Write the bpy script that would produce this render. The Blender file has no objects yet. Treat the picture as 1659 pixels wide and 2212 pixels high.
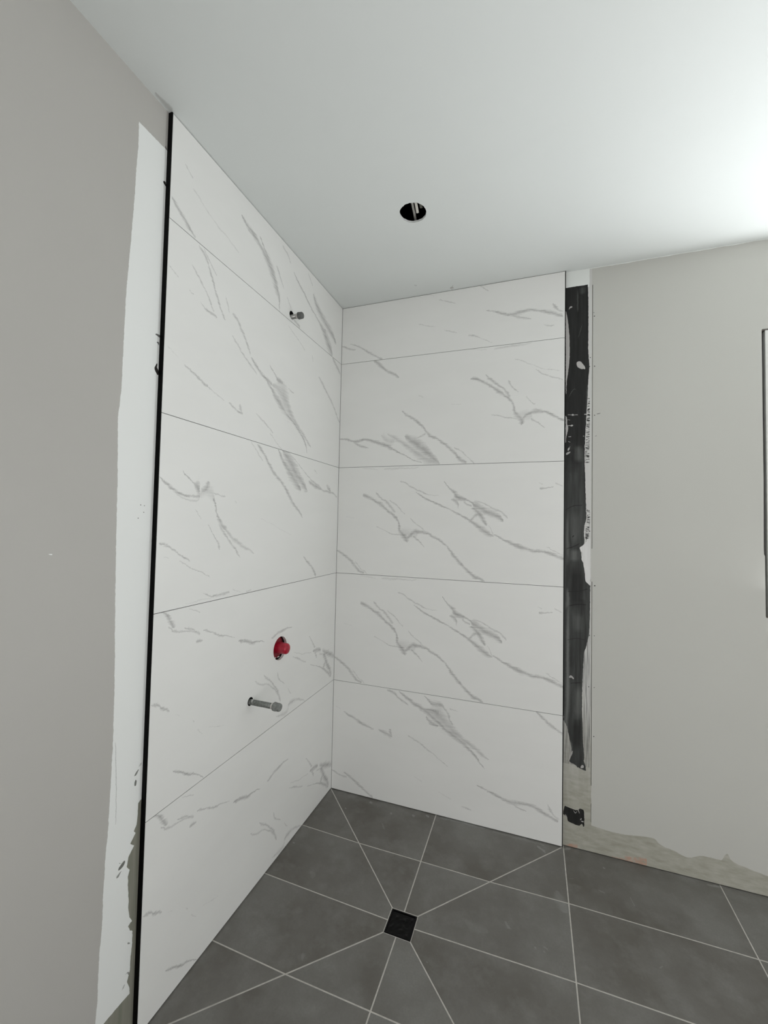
import bpy, bmesh, math, random
from mathutils import Vector, Matrix

random.seed(7)
SC = bpy.context.scene
COL = SC.collection

# ------------------------------------------------------------------ camera
cam_data = bpy.data.cameras.new('camera')
cam = bpy.data.objects.new('camera', cam_data)
COL.objects.link(cam)
FPX = 889.15                                   # focal length in pixels of the 1659 x 2212 frame
cam_data.sensor_fit = 'HORIZONTAL'
cam_data.sensor_width = 36.0
cam_data.lens = FPX * 36.0 / 1659.0
cam_data.shift_x = -12.606 / 1659.0
cam_data.shift_y = -1.665 / 1659.0
cam_data.clip_start = 0.02
RX = Vector((0.9445537, 0.3277384, 0.0201451))
RD = Vector((0.0078120, 0.0389042, -0.9992124))
RF = Vector((-0.3282641, 0.9439671, 0.0341868))
M = Matrix.Identity(4)
for i in range(3):
    M[i][0] = RX[i]; M[i][1] = -RD[i]; M[i][2] = -RF[i]
M.translation = Vector((1.0571371, -2.1308985, 1.4807177))
cam.matrix_world = M
SC.camera = cam

# ------------------------------------------------------------------ world, light, exposure
SC.view_settings.view_transform = 'Standard'
SC.view_settings.look = 'None'
SC.view_settings.gamma = 1.0
SC.view_settings.use_curve_mapping = False
SC.view_settings.exposure = 0.04
SC.cycles.adaptive_threshold = 0.02
SC.cycles.max_bounces = 8
SC.cycles.diffuse_bounces = 6
world = bpy.data.worlds.new('overcast_sky')
SC.world = world
world.use_nodes = True
bg = world.node_tree.nodes['Background']
bg.inputs['Color'].default_value = (0.92, 0.97, 1.0, 1)
bg.inputs['Strength'].default_value = 3.0

WX0, WX1, WZ0, WZ1 = 1.972, 3.05, 1.127, 2.348   # rough window opening in the back wall
H = 2.738                                         # ceiling height
RIGHT, FRONT = 3.35, -3.3                         # far sides of the room


def area(name, loc, rot, sx, sy, energy, colour, portal=False):
    l = bpy.data.lights.new(name, 'AREA')
    l.shape = 'RECTANGLE'; l.size = sx; l.size_y = sy
    l.energy = energy; l.color = colour
    o = bpy.data.objects.new(name, l)
    o.location = loc; o.rotation_euler = rot
    COL.objects.link(o)
    if portal:
        l.cycles.is_portal = True
    return o


# daylight at the window in the back wall: the sky sampled through the opening, and the light
# thrown up into the room by the bright ground outside
area('window_sky_portal', ((WX0 + WX1) / 2, 0.16, (WZ0 + WZ1) / 2), (math.radians(-90), 0, 0), 1.0, 1.14, 1.0, (1, 1, 1), portal=True)
area('window_daylight', (2.51, 0.095, 1.32), (math.radians(-135), 0, 0), 1.0, 0.3, 32.0, (0.965, 0.99, 1.0))
# added soft fill lamp behind the camera; the front wall has no opening
area('rear_fill', (2.4, FRONT + 0.02, 1.05), (math.radians(90), 0, 0), 0.8, 2.0, 38.5, (1.0, 0.985, 0.985))

# hand-traced marks: (axis, start, end, "t,centre,halfwidth ...", strength), in wall units
STROKES={
'B':[(0,0.12613,0.30382,"0,.7379,.0098 .1428,.7217,.0145 .3459,.6806,.0106 .566,.6387,.0145 .725,.5934,.0119 .902,.5422,.0131 1,.504,.0098",0.87),
 (1,0.5745,0.76091,"0,.2861,.0049 .2765,.2684,.0052 .5201,.2472,.0065 .7309,.2154,.0054 1,.1937,.0018",0.69),
 (1,0.31159,0.55513,"0,.3461,.0027 .0883,.3439,.0099 .268,.3287,.0131 .4228,.3149,.0068 .6062,.309,.0038 .7902,.3038,.0033 1,.2863,.0049",0.92),
 (0,0.26084,0.33699,"0,.6884,.0031 .3655,.6521,.0067 .6841,.6071,.0054 1,.5601,.0037",0.6),
 (0,0.36071,0.43391,"0,.5249,.0035 .1845,.4998,.0069 .5043,.4626,.004 1,.4138,.0027",0.6),
 (0,0.2009,0.32878,"0,.442,.0025 .2482,.4173,.0025 .5747,.3843,.004 .7885,.3767,.0052 1,.373,.0026",0.6),
 (0,0.34585,0.53031,"0,.3396,.0128 .1062,.3788,.0156 .1944,.405,.0155 .3012,.4085,.0114 .4781,.3987,.0098 .6538,.3717,.0106 .8279,.3326,.0097 1,.2891,.0076",0.92),
 (0,0.31495,0.39511,"0,.4082,.0134 .2533,.3964,.0327 .5869,.3913,.0321 1,.3804,.0064",0.32),
 (0,0.53031,0.69261,"0,.2891,.0112 .1372,.2233,.0145 .3108,.1588,.0152 .5008,.1013,.014 .6882,.0506,.0145 .8358,.0271,.0119 1,.0066,.0065",0.87),
 (0,0.37544,0.42869,"0,.3705,.0117 .5017,.3265,.0061 1,.2731,.0033",0.74),
 (0,0.31035,0.48903,"0,.8613,.0025 .1523,.8411,.0057 .3227,.8031,.0065 .5277,.7706,.0048 .675,.7474,.0033 .8204,.7345,.0023 1,.7229,.0023",0.62),
 (0,0.38495,0.72716,"0,.7645,.0031 .0972,.7184,.0074 .2118,.6779,.0076 .3059,.6505,.0068 .4173,.6185,.0055 .5273,.5795,.0062 .6356,.5412,.0076 .7248,.508,.0123 .7955,.4726,.0181 .8831,.4258,.0211 .9521,.4031,.016 1,.3861,.004",0.92),
 (0,0.51017,0.60758,"0,.8523,.0033 .2302,.8019,.0064 .4579,.7557,.0146 .5683,.7272,.0271 .7156,.7049,.0213 .874,.6926,.0157 1,.6828,.0105",0.92),
 (0,0.60141,0.65312,"0,.6926,.0088 .3542,.6828,.0066 .7662,.6561,.0099 1,.6416,.0182",0.92),
 (0,0.5985,0.63515,"0,.6718,.0089 .5032,.6462,.0068 1,.6354,.0063",0.69),
 (0,0.64106,0.76512,"0,.6512,.0138 .1217,.6344,.0262 .4108,.5938,.0226 .6953,.5646,.0236 .883,.5413,.0212 1,.5121,.005",0.92),
 (0,0.65588,0.78213,"0,.6779,.0023 .2834,.6539,.0053 .5173,.6182,.0066 .748,.5947,.0068 .9084,.5655,.0068 1,.5363,.0037",0.65),
 (0,0.54278,0.57732,"0,.6965,.0026 .4519,.6878,.0117 .9243,.6534,.0229 1,.6325,.0061",0.78),
 (1,0.47164,0.62332,"0,.6957,.002 .2112,.6867,.0066 .5253,.6716,.0094 .8017,.6564,.0112 1,.6412,.0077",0.92),
 (0,0.63292,0.65778,"0,.5177,.011 .3556,.5446,.0143 1,.5667,.0073",0.76),
 (1,0.38965,0.47438,"0,.7271,.0013 .4444,.7194,.0013 1,.7045,.0013",0.51),
 (0,0.72709,1.0011,"0,.398,.0026 .1311,.3645,.0078 .2458,.3371,.0096 .3591,.31,.0143 .481,.2893,.0127 .6012,.2722,.0099 .7196,.2714,.0087 .8366,.2547,.0113 1,.2225,.0108",0.92),
 (0,0.93487,0.99584,"0,.3098,.0023 .4381,.28,.0032 1,.249,.0031",0.53),
 (0,0.90625,0.96002,"0,.7842,.007 .4026,.7872,.0046 1,.7945,.0021",0.69),
 (0,0.90336,0.91698,"0,.8305,.0022 1,.8186,.0022",0.49),
 (0,0.96525,0.99437,"0,.823,.003 1,.8028,.0036",0.56),
 (0,0.00023,0.14212,"0,.215,.0047 .2402,.1801,.0115 .4526,.136,.0122 .6114,.0916,.0148 .7949,.0414,.0129 1,.0131,.0075",0.76),
 (0,0.09396,0.15721,"0,.1161,.0034 .4684,.0623,.0047 1,.0043,.0046",0.53),
 (0,0.11946,0.19839,"0,.9879,.0027 .3665,.9837,.0033 1,.9719,.0024",0.3),
 (0,0.22997,0.39614,"0,.9742,.0033 .3123,.9767,.0085 .7202,.9796,.0058 1,.981,.0023",0.4),
 (0,0.04447,0.08886,"0,.5365,.0025 1,.5202,.0024",0.25)],
'A':[(0,0.16508,0.29377,"0,1.0101,.0083 .2267,.963,.017 .4515,.9097,.0115 .6728,.8704,.0128 .8913,.8381,.0114 1,.8181,.0031",0.87),
 (0,0.31065,0.60839,"0,.5037,.0032 .0926,.4606,.011 .2294,.4072,.0122 .3424,.3413,.0142 .4322,.2744,.0132 .5854,.2215,.0111 .7149,.1651,.0139 .8218,.1,.017 .9064,.0424,.0162 1,.0073,.01",0.87),
 (0,0.55494,0.64176,"0,.1498,.0026 .3601,.11,.0047 .6465,.0612,.0049 1,.0053,.0064",0.6),
 (0,-0.00137,0.40894,"0,.2777,.0069 .125,.259,.0069 .2335,.2411,.0095 .313,.2568,.0088 .41,.2409,.0102 .5146,.2129,.0138 .6177,.1827,.0188 .7029,.1404,.0081 .8034,.0982,.0051 .9026,.0502,.0042 1,.0195,.0024",0.92),
 (0,0.07241,0.15331,"0,.2392,.003 .3678,.2094,.0095 1,.174,.0025",0.72),
 (0,0.2439,0.49301,"0,.2954,.0029 .1406,.2589,.0148 .2796,.2163,.0199 .4171,.1678,.0236 .58,.1066,.0304 .7399,.059,.0349 .9227,.0244,.026 1,.0144,.0064",0.6),
 (0,0.32661,0.49301,"0,.267,.0045 .2046,.2247,.0304 .407,.1766,.0459 .6072,.1227,.0428 .8051,.0631,.0258 1,.0144,.0062",0.92),
 (0,0.38048,0.42623,"0,.2421,.0025 .7166,.2669,.0075 1,.2822,.0031",0.65),
 (0,0.21601,0.28586,"0,.2851,.0079 .6086,.2281,.0286 1,.2516,.0074",0.35),
 (0,0.62176,0.76248,"0,.7376,.0037 .1949,.726,.0121 .4099,.6954,.0101 .6227,.6591,.0123 .7915,.6183,.0161 1,.5768,.0105",0.92),
 (1,0.55523,0.76197,"0,.7828,.0048 .2454,.7681,.0047 .471,.7447,.0055 .7043,.7151,.0064 1,.685,.0014",0.76),
 (1,0.30919,0.58381,"0,.8322,.0023 .1283,.8349,.0085 .2867,.8206,.0106 .446,.8062,.0055 .6453,.8003,.004 .8302,.7829,.0057 1,.7567,.0043",0.92),
 (1,0.58844,0.70048,"0,.8197,.0014 .6082,.788,.0033 1,.7792,.0011",0.65),
 (0,0.85086,0.88726,"0,.5438,.0042 .6948,.4864,.0049 1,.4729,.0023",0.58),
 (0,0.71077,0.82072,"0,.4176,.0022 .4793,.3861,.0043 .8191,.3703,.0042 1,.3641,.0024",0.58),
 (0,0.83482,0.99826,"0,.3622,.0086 .1532,.3943,.0135 .3222,.414,.0132 .5233,.4093,.0089 .7224,.3756,.0095 1,.3222,.0083",0.92),
 (0,0.81495,0.87657,"0,.3887,.012 .4571,.3908,.0296 1,.3802,.0118",0.35),
 (0,0.87112,0.92353,"0,.3574,.008 .4233,.3287,.0062 1,.2747,.0026",0.69),
 (0,0.80419,0.97859,"0,.8665,.0022 .1797,.8413,.0031 .4055,.8004,.0031 .659,.7636,.0024 1,.7323,.0021",0.53),
 (0,0.88615,0.98943,"0,.7623,.0026 .3207,.72,.0051 .6368,.6865,.0055 1,.6593,.0048",0.62),
 (0,0.61696,0.68973,"0,.9968,.0025 1,.974,.0025",0.35),
 (0,0.71941,0.87417,"0,.9754,.0025 .2648,.9836,.008 .6364,.9849,.0079 1,.9898,.0024",0.4),
 (0,0.39012,0.41347,"0,.6343,.0042 1,.611,.0056",0.35),
 (0,0.53956,0.58331,"0,.5308,.0023 1,.5177,.0022",0.3)],
'C':[(0,0.01825,0.04062,"0,.7575,.0031 1,.7386,.0031",0.3),
 (0,0.05546,0.20962,"0,.7239,.0038 .2143,.696,.0091 .4492,.6696,.0112 .6583,.6423,.0094 1,.6164,.0028",0.76),
 (0,0.23021,0.2952,"0,.6237,.0042 .4233,.6085,.0122 .739,.5909,.0124 1,.5784,.0043",0.81),
 (1,0.5896,0.64302,"0,.2917,.0031 .4279,.2861,.0048 1,.2844,.0021",0.72),
 (0,0.26717,0.36835,"0,.9883,.0042 .2692,.9712,.0105 .6044,.9254,.008 1,.8822,.0027",0.74),
 (0,0.32099,0.70042,"0,.9917,.0047 .0884,.9521,.0133 .1756,.913,.0145 .2617,.878,.0162 .3466,.8483,.0198 .4308,.8046,.0192 .5139,.7614,.0191 .6123,.709,.0202 .7092,.6634,.0182 .8046,.6184,.0161 .8834,.5659,.0128 .9459,.5117,.0075 1,.4684,.0033",0.92),
 (0,0.4524,0.71718,"0,.8604,.0128 .1196,.8503,.0409 .2385,.8151,.0646 .3566,.7602,.0476 .473,.7119,.0354 .5878,.6701,.0203 .7008,.6462,.0156 .835,.6017,.0151 .9234,.5705,.0116 1,.5499,.0028",0.62),
 (0,0.43856,0.52709,"0,.9838,.003 .2188,.9533,.0064 .5068,.9249,.0183 .8593,.9288,.015 1,.9208,.004",0.92),
 (0,0.55178,0.58533,"0,.9109,.0037 1,.9004,.0022",0.56),
 (1,0.77258,0.92885,"0,.565,.0028 .3524,.5524,.0035 .7069,.5397,.0059 1,.5146,.0039",0.74),
 (0,0.43322,0.5028,"0,.8663,.0085 .547,.8727,.0138 1,.8529,.0173",0.92),
 (0,0.44971,0.50369,"0,.8049,.0054 .4169,.7642,.0173 1,.7451,.008",0.92),
 (0,0.3676,0.54942,"0,.6235,.0036 .1623,.5976,.0058 .3406,.5672,.006 .5522,.5216,.0039 .7606,.4767,.0028 1,.4232,.0027",0.6),
 (0,-0.00258,0.07773,"0,.174,.0045 .4999,.1494,.0057 1,.1357,.0062",0.62),
 (0,0.06271,0.20833,"0,.1768,.004 .2258,.1459,.0105 .4739,.108,.0109 .7194,.0632,.0094 1,.0127,.0101",0.72),
 (0,0.66944,0.98468,"0,.3228,.0023 .1288,.3007,.007 .2196,.2851,.0095 .3272,.2667,.0099 .4332,.2541,.0127 .5375,.2617,.0113 .6406,.2625,.01 .7594,.2418,.013 .8765,.2159,.0118 1,.1896,.0099",0.92),
 (0,0.81158,0.86621,"0,.2399,.0039 .5032,.2195,.0068 1,.2103,.0021",0.67),
 (0,0.898,0.99824,"0,1.0008,.0037 .2409,.9643,.0114 .5058,.9181,.0125 .7674,.8833,.01 1,.8611,.0077",0.81),
 (0,0.60593,0.64743,"0,.1259,.0031 .573,.1198,.005 1,.1109,.0023",0.6),
 (0,0.40014,0.43877,"0,.2765,.0025 1,.2509,.0028",0.3),
 (0,0.50814,0.56357,"0,.204,.0025 1,.1644,.0034",0.3),
 (1,0.20376,0.29742,"0,.9872,.0031 .3843,.9613,.0044 1,.9455,.0012",0.65)],
'T':[(0,0.00173,0.07231,"0,.1775,.0058 .5199,.1462,.0071 1,.1254,.0042",0.65),
 (0,0.04536,0.21375,"0,.1901,.0026 .179,.1659,.0058 .4451,.1164,.0084 .7077,.0581,.01 1,-.0032,.0091",0.72),
 (0,0.38418,0.4636,"0,.2807,.0024 .4204,.262,.0026 1,.2412,.0023",0.51),
 (0,0.50263,0.55998,"0,.202,.0023 .558,.1803,.0033 1,.1607,.0023",0.53),
 (0,0.60995,0.71314,"0,.1244,.0063 .2383,.1128,.0063 .593,.0745,.0026 1,.0389,.0023",0.65),
 (0,0.6847,0.9907,"0,.3165,.0022 .1075,.3002,.0075 .2234,.2734,.0105 .3375,.2566,.0116 .4498,.2644,.0144 .5606,.272,.0102 .6885,.2503,.0078 .8145,.2302,.0126 .921,.2049,.0141 1,.18,.0099",0.92),
 (0,0.78219,0.86778,"0,.2584,.0025 .4713,.2196,.0087 1,.1941,.0024",0.74),
 (1,0.21948,0.29528,"0,.9879,.0037 .3982,.9664,.0054 1,.9527,.0012",0.74),
 (0,0.65614,0.6927,"0,.5446,.0029 .5016,.5156,.0059 1,.4844,.0027",0.6),
 (0,0.41505,0.45469,"0,.5462,.0023 1,.5265,.0026",0.3),
 (0,0.47458,0.55176,"0,.4836,.0024 .5034,.4554,.0039 1,.4239,.0023",0.56),
 (0,0.91787,0.95603,"0,.1283,.0022 .431,.1117,.0061 1,.1056,.0021",0.65)],
'D':[(0,0.00461,0.08666,"0,.1166,.0034 .2311,.0931,.0106 .4708,.0656,.012 .7179,.0404,.0096 1,.0106,.0062",0.87),
 (0,0.04436,0.07124,"0,.3513,.0028 .609,.3306,.004 1,.3154,.003",0.56),
 (0,0.07242,0.26257,"0,.265,.0028 .1461,.2424,.0046 .3351,.2151,.0035 .5094,.1934,.0045 .7189,.1771,.0045 1,.1517,.0026",0.35),
 (0,0.26739,0.48759,"0,.4084,.0035 .1331,.3738,.0145 .2693,.3608,.0163 .4122,.3394,.0157 .5632,.301,.027 .722,.2527,.0406 .8406,.1901,.0432 .9479,.1131,.0329 1,.0383,.0483",0.92),
 (0,0.36323,0.44778,"0,.3908,.0049 .2415,.3486,.0109 .5705,.3015,.0127 1,.2359,.0221",0.87),
 (1,0.20036,0.311,"0,.5076,.0025 .5838,.4796,.0045 1,.4602,.0024",0.6),
 (0,0.49234,0.54864,"0,.5004,.0038 .7005,.471,.0068 1,.4376,.0058",0.56),
 (0,0.57007,0.90651,"0,.3994,.0053 .1169,.3521,.0083 .2524,.3073,.0082 .4246,.2504,.0061 .576,.2101,.0084 .7367,.1573,.0297 .8565,.0975,.0484 1,.0185,.021",0.92),
 (0,0.67749,0.71253,"0,.5083,.006 1,.4497,.007",0.53),
 (0,0.71907,0.93897,"0,.3869,.0077 .1193,.3342,.0279 .3372,.2802,.0289 .5899,.2389,.0316 .8575,.1952,.0251 1,.1505,.0073",0.92),
 (1,0.06495,0.18761,"0,.8704,.0149 .4888,.8407,.0146 1,.828,.0103",0.87),
 (1,0.10092,0.16448,"0,.5573,.0035 1,.5317,.0025",0.56),
 (0,0.57954,0.62257,"0,.0315,.0073 1,.0118,.0119",0.78)],
'E':[(1,0.66906,0.99002,"0,.2117,.0022 .1569,.1907,.0034 .3111,.1775,.0037 .4624,.1645,.0031 .6109,.1517,.0037 .7689,.1369,.0032 .9149,.1202,.0067 1,.1001,.0023",0.78),
 (0,0.11732,0.17188,"0,.9926,.0032 .4706,.9439,.0058 1,.9027,.003",0.6),
 (1,0.67076,0.84998,"0,.1633,.0013 .2111,.1532,.0026 .5236,.1293,.0037 .7979,.1022,.0039 1,.0805,.0017",0.65),
 (0,0.00787,0.03614,"0,.7577,.0021 1,.7299,.0021",0.51),
 (0,0.0717,0.09031,"0,.7071,.002 1,.6953,.002",0.51),
 (0,0.11393,0.17791,"0,.6777,.0022 .2782,.6627,.0037 .7034,.6595,.0062 1,.6505,.0021",0.74),
 (1,0.73551,0.81608,"0,.2279,.0019 .5195,.2192,.0019 1,.2081,.0014",0.56),
 (0,0.24074,0.3317,"0,.7411,.0045 .2388,.7255,.0099 .4933,.6798,.0126 .7583,.625,.0121 1,.5661,.013",0.74),
 (0,0.24386,0.36785,"0,.612,.003 .1786,.5798,.0057 .4103,.5361,.0056 .6985,.4951,.0064 1,.4597,.0051",0.65),
 (0,0.33519,0.45407,"0,.5455,.0043 .32,.4956,.0124 .6536,.4591,.0105 1,.4456,.0128",0.92),
 (0,0.41288,0.70696,"0,.4591,.0059 .1189,.4163,.0115 .2191,.3671,.0251 .3482,.3203,.0262 .4556,.2847,.0118 .6239,.2377,.0107 .8033,.1786,.0113 .9644,.093,.011 1,.0485,.0095",0.92),
 (0,0.45417,0.73419,"0,.4414,.0062 .1549,.4313,.0373 .2654,.3982,.0724 .3531,.3505,.0672 .4441,.2924,.0381 .5984,.2315,.0206 .7925,.1713,.0137 1,.0974,.004",0.7),
 (0,0.43715,0.51834,"0,.5678,.0035 .356,.53,.0037 .6337,.4944,.0157 1,.4972,.0097",0.92),
 (0,0.55769,0.59464,"0,.4787,.0035 1,.4658,.0026",0.56),
 (0,0.01208,0.04592,"0,.3435,.0019 1,.3099,.0019",0.3),
 (0,0.0656,0.15092,"0,.2906,.0033 .3343,.2702,.0052 .6861,.2455,.0052 1,.23,.006",0.74),
 (0,0.15099,0.21822,"0,.2267,.0025 .4864,.2099,.0026 1,.1887,.002",0.56),
 (0,0.23854,0.3041,"0,.1863,.0026 .3224,.1765,.0066 .6578,.1591,.0065 1,.1523,.0019",0.74),
 (1,0.15684,0.20786,"0,.2984,.0029 .3053,.2924,.0047 1,.2888,.0015",0.74),
 (0,0.36829,0.46978,"0,.1901,.0024 .2529,.1715,.0046 .6512,.1342,.0049 1,.1002,.0032",0.6),
 (0,0.44909,0.5271,"0,.0912,.003 .4651,.0474,.003 1,.0029,.003",0.51),
 (0,0.5455,0.66706,"0,.9549,.0034 .4115,.9185,.0035 1,.8664,.0036",0.51),
 (1,0.82213,0.8732,"0,.7346,.0025 1,.7234,.0025",0.51),
 (0,0.78742,0.99676,"0,.7344,.0049 .2643,.6624,.0137 .5433,.5915,.0126 .7816,.5099,.0114 1,.4324,.0088",0.69),
 (0,0.90781,0.99276,"0,.994,.0123 .513,.9445,.0172 1,.9014,.0098",0.74)],
'F':[(0,0.34624,0.41475,"0,.9989,.003 .5111,.9431,.0045 1,.8821,.0034",0.56),
 (0,0.38008,0.68537,"0,.9903,.0034 .1309,.9325,.0125 .2472,.8613,.0162 .3674,.8038,.0126 .5173,.7537,.011 .6245,.6891,.0169 .7359,.622,.0137 .8793,.5622,.0097 1,.5035,.0038",0.87),
 (0,0.50207,0.66611,"0,.9904,.0047 .2411,.9123,.0214 .5424,.8368,.0413 .8069,.7734,.0332 1,.7281,.005",0.92),
 (0,0.52783,0.71631,"0,1.0041,.0148 .2346,.9483,.0425 .4624,.8702,.054 .6994,.8068,.0338 1,.7272,.0052",0.92),
 (0,0.57092,0.98882,"0,.9928,.0028 .1628,.9324,.003 .3398,.8573,.0032 .4577,.8145,.0069 .5814,.7795,.009 .7116,.753,.0069 .8197,.7531,.0095 1,.7143,.0054",0.78),
 (0,0.72354,0.8249,"0,.8111,.006 .3876,.7898,.0143 1,.761,.0061",0.92),
 (0,0.87807,0.92483,"0,.8022,.0035 .6207,.7756,.0187 1,.7626,.006",0.92),
 (0,0.00259,0.13545,"0,.6804,.002 .1407,.6539,.0065 .2804,.6275,.0099 .4521,.6071,.0074 .6286,.5983,.0057 .8418,.5993,.0058 1,.6024,.0098",0.92),
 (0,0.05529,0.13584,"0,.5997,.0015 .4391,.5737,.0033 .7942,.571,.0047 1,.5861,.0037",0.45),
 (0,0.07138,0.13491,"0,.7266,.0019 .3207,.6972,.0036 .6527,.6667,.0061 .9245,.6473,.0305 1,.6253,.0316",0.92),
 (1,0.63075,0.68946,"0,.1478,.0056 .2517,.1563,.0105 .6133,.1625,.0078 1,.1651,.001",0.92),
 (0,0.13522,0.19431,"0,.6122,.0108 .437,.633,.02 .8284,.6199,.025 1,.5871,.017",0.4),
 (1,0.40866,0.60015,"0,.2425,.0036 .1107,.232,.0088 .2562,.2214,.0072 .4349,.2085,.0037 .6115,.1986,.0024 .7904,.1973,.0029 1,.1893,.0035",0.92),
 (0,0.18865,0.23751,"0,.6274,.0035 .4911,.6208,.0036 1,.6161,.0016",0.65),
 (0,0.27983,0.28818,"0,.5872,.0025 1,.5772,.0022",0.53),
 (1,0.23667,0.43673,"0,.313,.0014 .2726,.287,.0037 .4988,.2648,.0043 .7541,.238,.0041 1,.2171,.0017",0.74),
 (0,0.23197,0.37977,"0,.4299,.0083 .2147,.3797,.0113 .4386,.3344,.0124 .6716,.2983,.0107 .8737,.2726,.0065 1,.2511,.0021",0.6),
 (1,0.29061,0.4429,"0,.2206,.0011 .3693,.2096,.0031 .6894,.1895,.0016 1,.1701,.0011",0.69),
 (1,0.47854,0.52589,"0,.1427,.0013 1,.1203,.0011",0.53),
 (0,0.00928,0.11051,"0,.3452,.0018 .2274,.3304,.0052 .4862,.3009,.0043 .7578,.2669,.0043 1,.2414,.0016",0.78),
 (0,0.02305,0.04105,"0,.2723,.0013 1,.2621,.0013",0.51),
 (0,0.07096,0.1863,"0,.2505,.0015 .2416,.2243,.0021 .4957,.1937,.0028 .7216,.1756,.0028 1,.1422,.0017",0.6),
 (0,0.69805,0.80325,"0,.1902,.0037 .3193,.1423,.009 .6985,.0869,.0128 1,.019,.0174",0.78),
 (0,0.16133,0.26698,"0,.0588,.0015 .3054,.0291,.0048 .6206,.0257,.0064 1,.0293,.003",0.83),
 (0,0.09579,0.19384,"0,.0156,.0014 .4584,.0163,.002 1,.0189,.0015",0.35),
 (0,0.28239,0.32113,"0,.0414,.0016 1,.0157,.0017",0.51),
 (0,0.34981,0.37354,"0,.0112,.0031 1,.0106,.0032",0.6),
 (0,0.4117,0.60294,"0,.4829,.0018 .2818,.4602,.002 .6264,.4143,.0021 1,.3734,.0022",0.3),
 (0,0.76943,0.79015,"0,.916,.0039 1,.8962,.0034",0.53)],
'G':[(1,0.90721,0.99817,"0,.0656,.0038 .3922,.0552,.0057 .7941,.0413,.0062 1,.0244,.0018",0.92),
 (0,0.04842,0.15451,"0,.9118,.002 .2216,.8855,.0058 .4876,.8724,.0039 .7267,.8586,.0046 1,.8323,.0069",0.6),
 (0,0.09978,0.14312,"0,.8887,.0019 .5874,.8706,.0049 1,.8457,.0038",0.74),
 (0,0.16547,0.29889,"0,.8454,.0027 .2126,.8267,.005 .4375,.7935,.0052 .7109,.7671,.003 1,.7385,.0016",0.74),
 (0,0.31943,0.45645,"0,.707,.0038 .2838,.6817,.0094 .5133,.6599,.0104 .7017,.6563,.0041 1,.6337,.0018",0.92),
 (0,0.14218,0.16677,"0,.7928,.003 .356,.795,.007 1,.7904,.0014",0.87),
 (0,0.10983,0.15389,"0,.9882,.0014 .4913,.9704,.0027 1,.9533,.0028",0.6),
 (0,0.4953,0.62891,"0,.637,.0024 .1908,.6504,.0077 .4767,.6589,.0094 .7163,.6622,.0048 1,.6524,.002",0.83),
 (1,0.40183,0.51952,"0,.8123,.0055 .4332,.7933,.0036 1,.7613,.0019",0.69),
 (0,0.79537,0.8651,"0,.3752,.0034 .5258,.3725,.0161 1,.3522,.0095",0.92),
 (0,0.85497,0.88877,"0,.3209,.0063 1,.3017,.0064",0.69),
 (0,0.88218,0.99548,"0,.3375,.0101 .2595,.3028,.0204 .5785,.2715,.0198 1,.2275,.018",0.92),
 (1,0.30489,0.3821,"0,.8285,.0024 1,.8107,.0047",0.65),
 (1,0.0655,0.3039,"0,.9714,.0031 .3259,.9452,.0122 .728,.9133,.011 1,.8944,.01",0.92),
 (0,0.89197,0.91389,"0,.1821,.0195 1,.217,.0198",0.74),
 (0,0.64697,0.78008,"0,.4533,.002 .4127,.4109,.0024 1,.3767,.0021",0.53),
 (0,0.63905,0.74207,"0,.4251,.0021 .5312,.3693,.0051 1,.3208,.0042",0.65),
 (0,0.77248,0.97174,"0,.2844,.0022 .3177,.231,.0033 .6012,.1713,.0091 .8434,.0969,.0159 1,.0542,.0056",0.92),
 (0,0.4091,0.54709,"0,.3928,.0028 .1969,.3535,.0069 .4485,.3291,.006 .7158,.2816,.0052 1,.2095,.0121",0.55),
 (1,0.14353,0.40666,"0,.5642,.002 .3128,.5429,.0039 .5879,.5148,.0039 .7978,.4845,.0045 1,.4552,.0013",0.74),
 (1,0.24568,0.36422,"0,.5894,.0015 .6168,.5482,.0031 1,.5394,.0015",0.65),
 (1,0.14526,0.19843,"0,.6334,.0018 1,.6111,.0015",0.53),
 (0,0.61466,0.74067,"0,.0587,.009 .1623,.0792,.0134 .474,.0721,.009 .7681,.0436,.007 1,.0064,.0033",0.6),
 (0,0.5361,0.56698,"0,.0435,.0021 1,.0349,.004",0.6),
 (0,0.56687,0.61926,"0,.0394,.0047 .6158,.0241,.0154 1,.0412,.0085",0.5),
 (0,0.00323,0.06023,"0,.5531,.0029 .3072,.5421,.0061 .5662,.5183,.007 .8296,.5,.0079 1,.4829,.0035",0.92),
 (0,0.07825,0.0945,"0,.4462,.0014 1,.4231,.0014",0.3),
 (0,0.07715,0.1853,"0,.1619,.0025 .2237,.1293,.007 .4966,.0906,.0071 .7399,.063,.0048 .9116,.0279,.0039 1,.0072,.0021",0.92),
 (0,0.20225,0.26279,"0,.2729,.0015 1,.2295,.0015",0.3),
 (0,0.16046,0.17933,"0,.297,.0032 1,.2596,.0021",0.4),
 (0,0.13706,0.14605,"0,.3673,.0019 1,.3509,.0016",0.4)],
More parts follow.
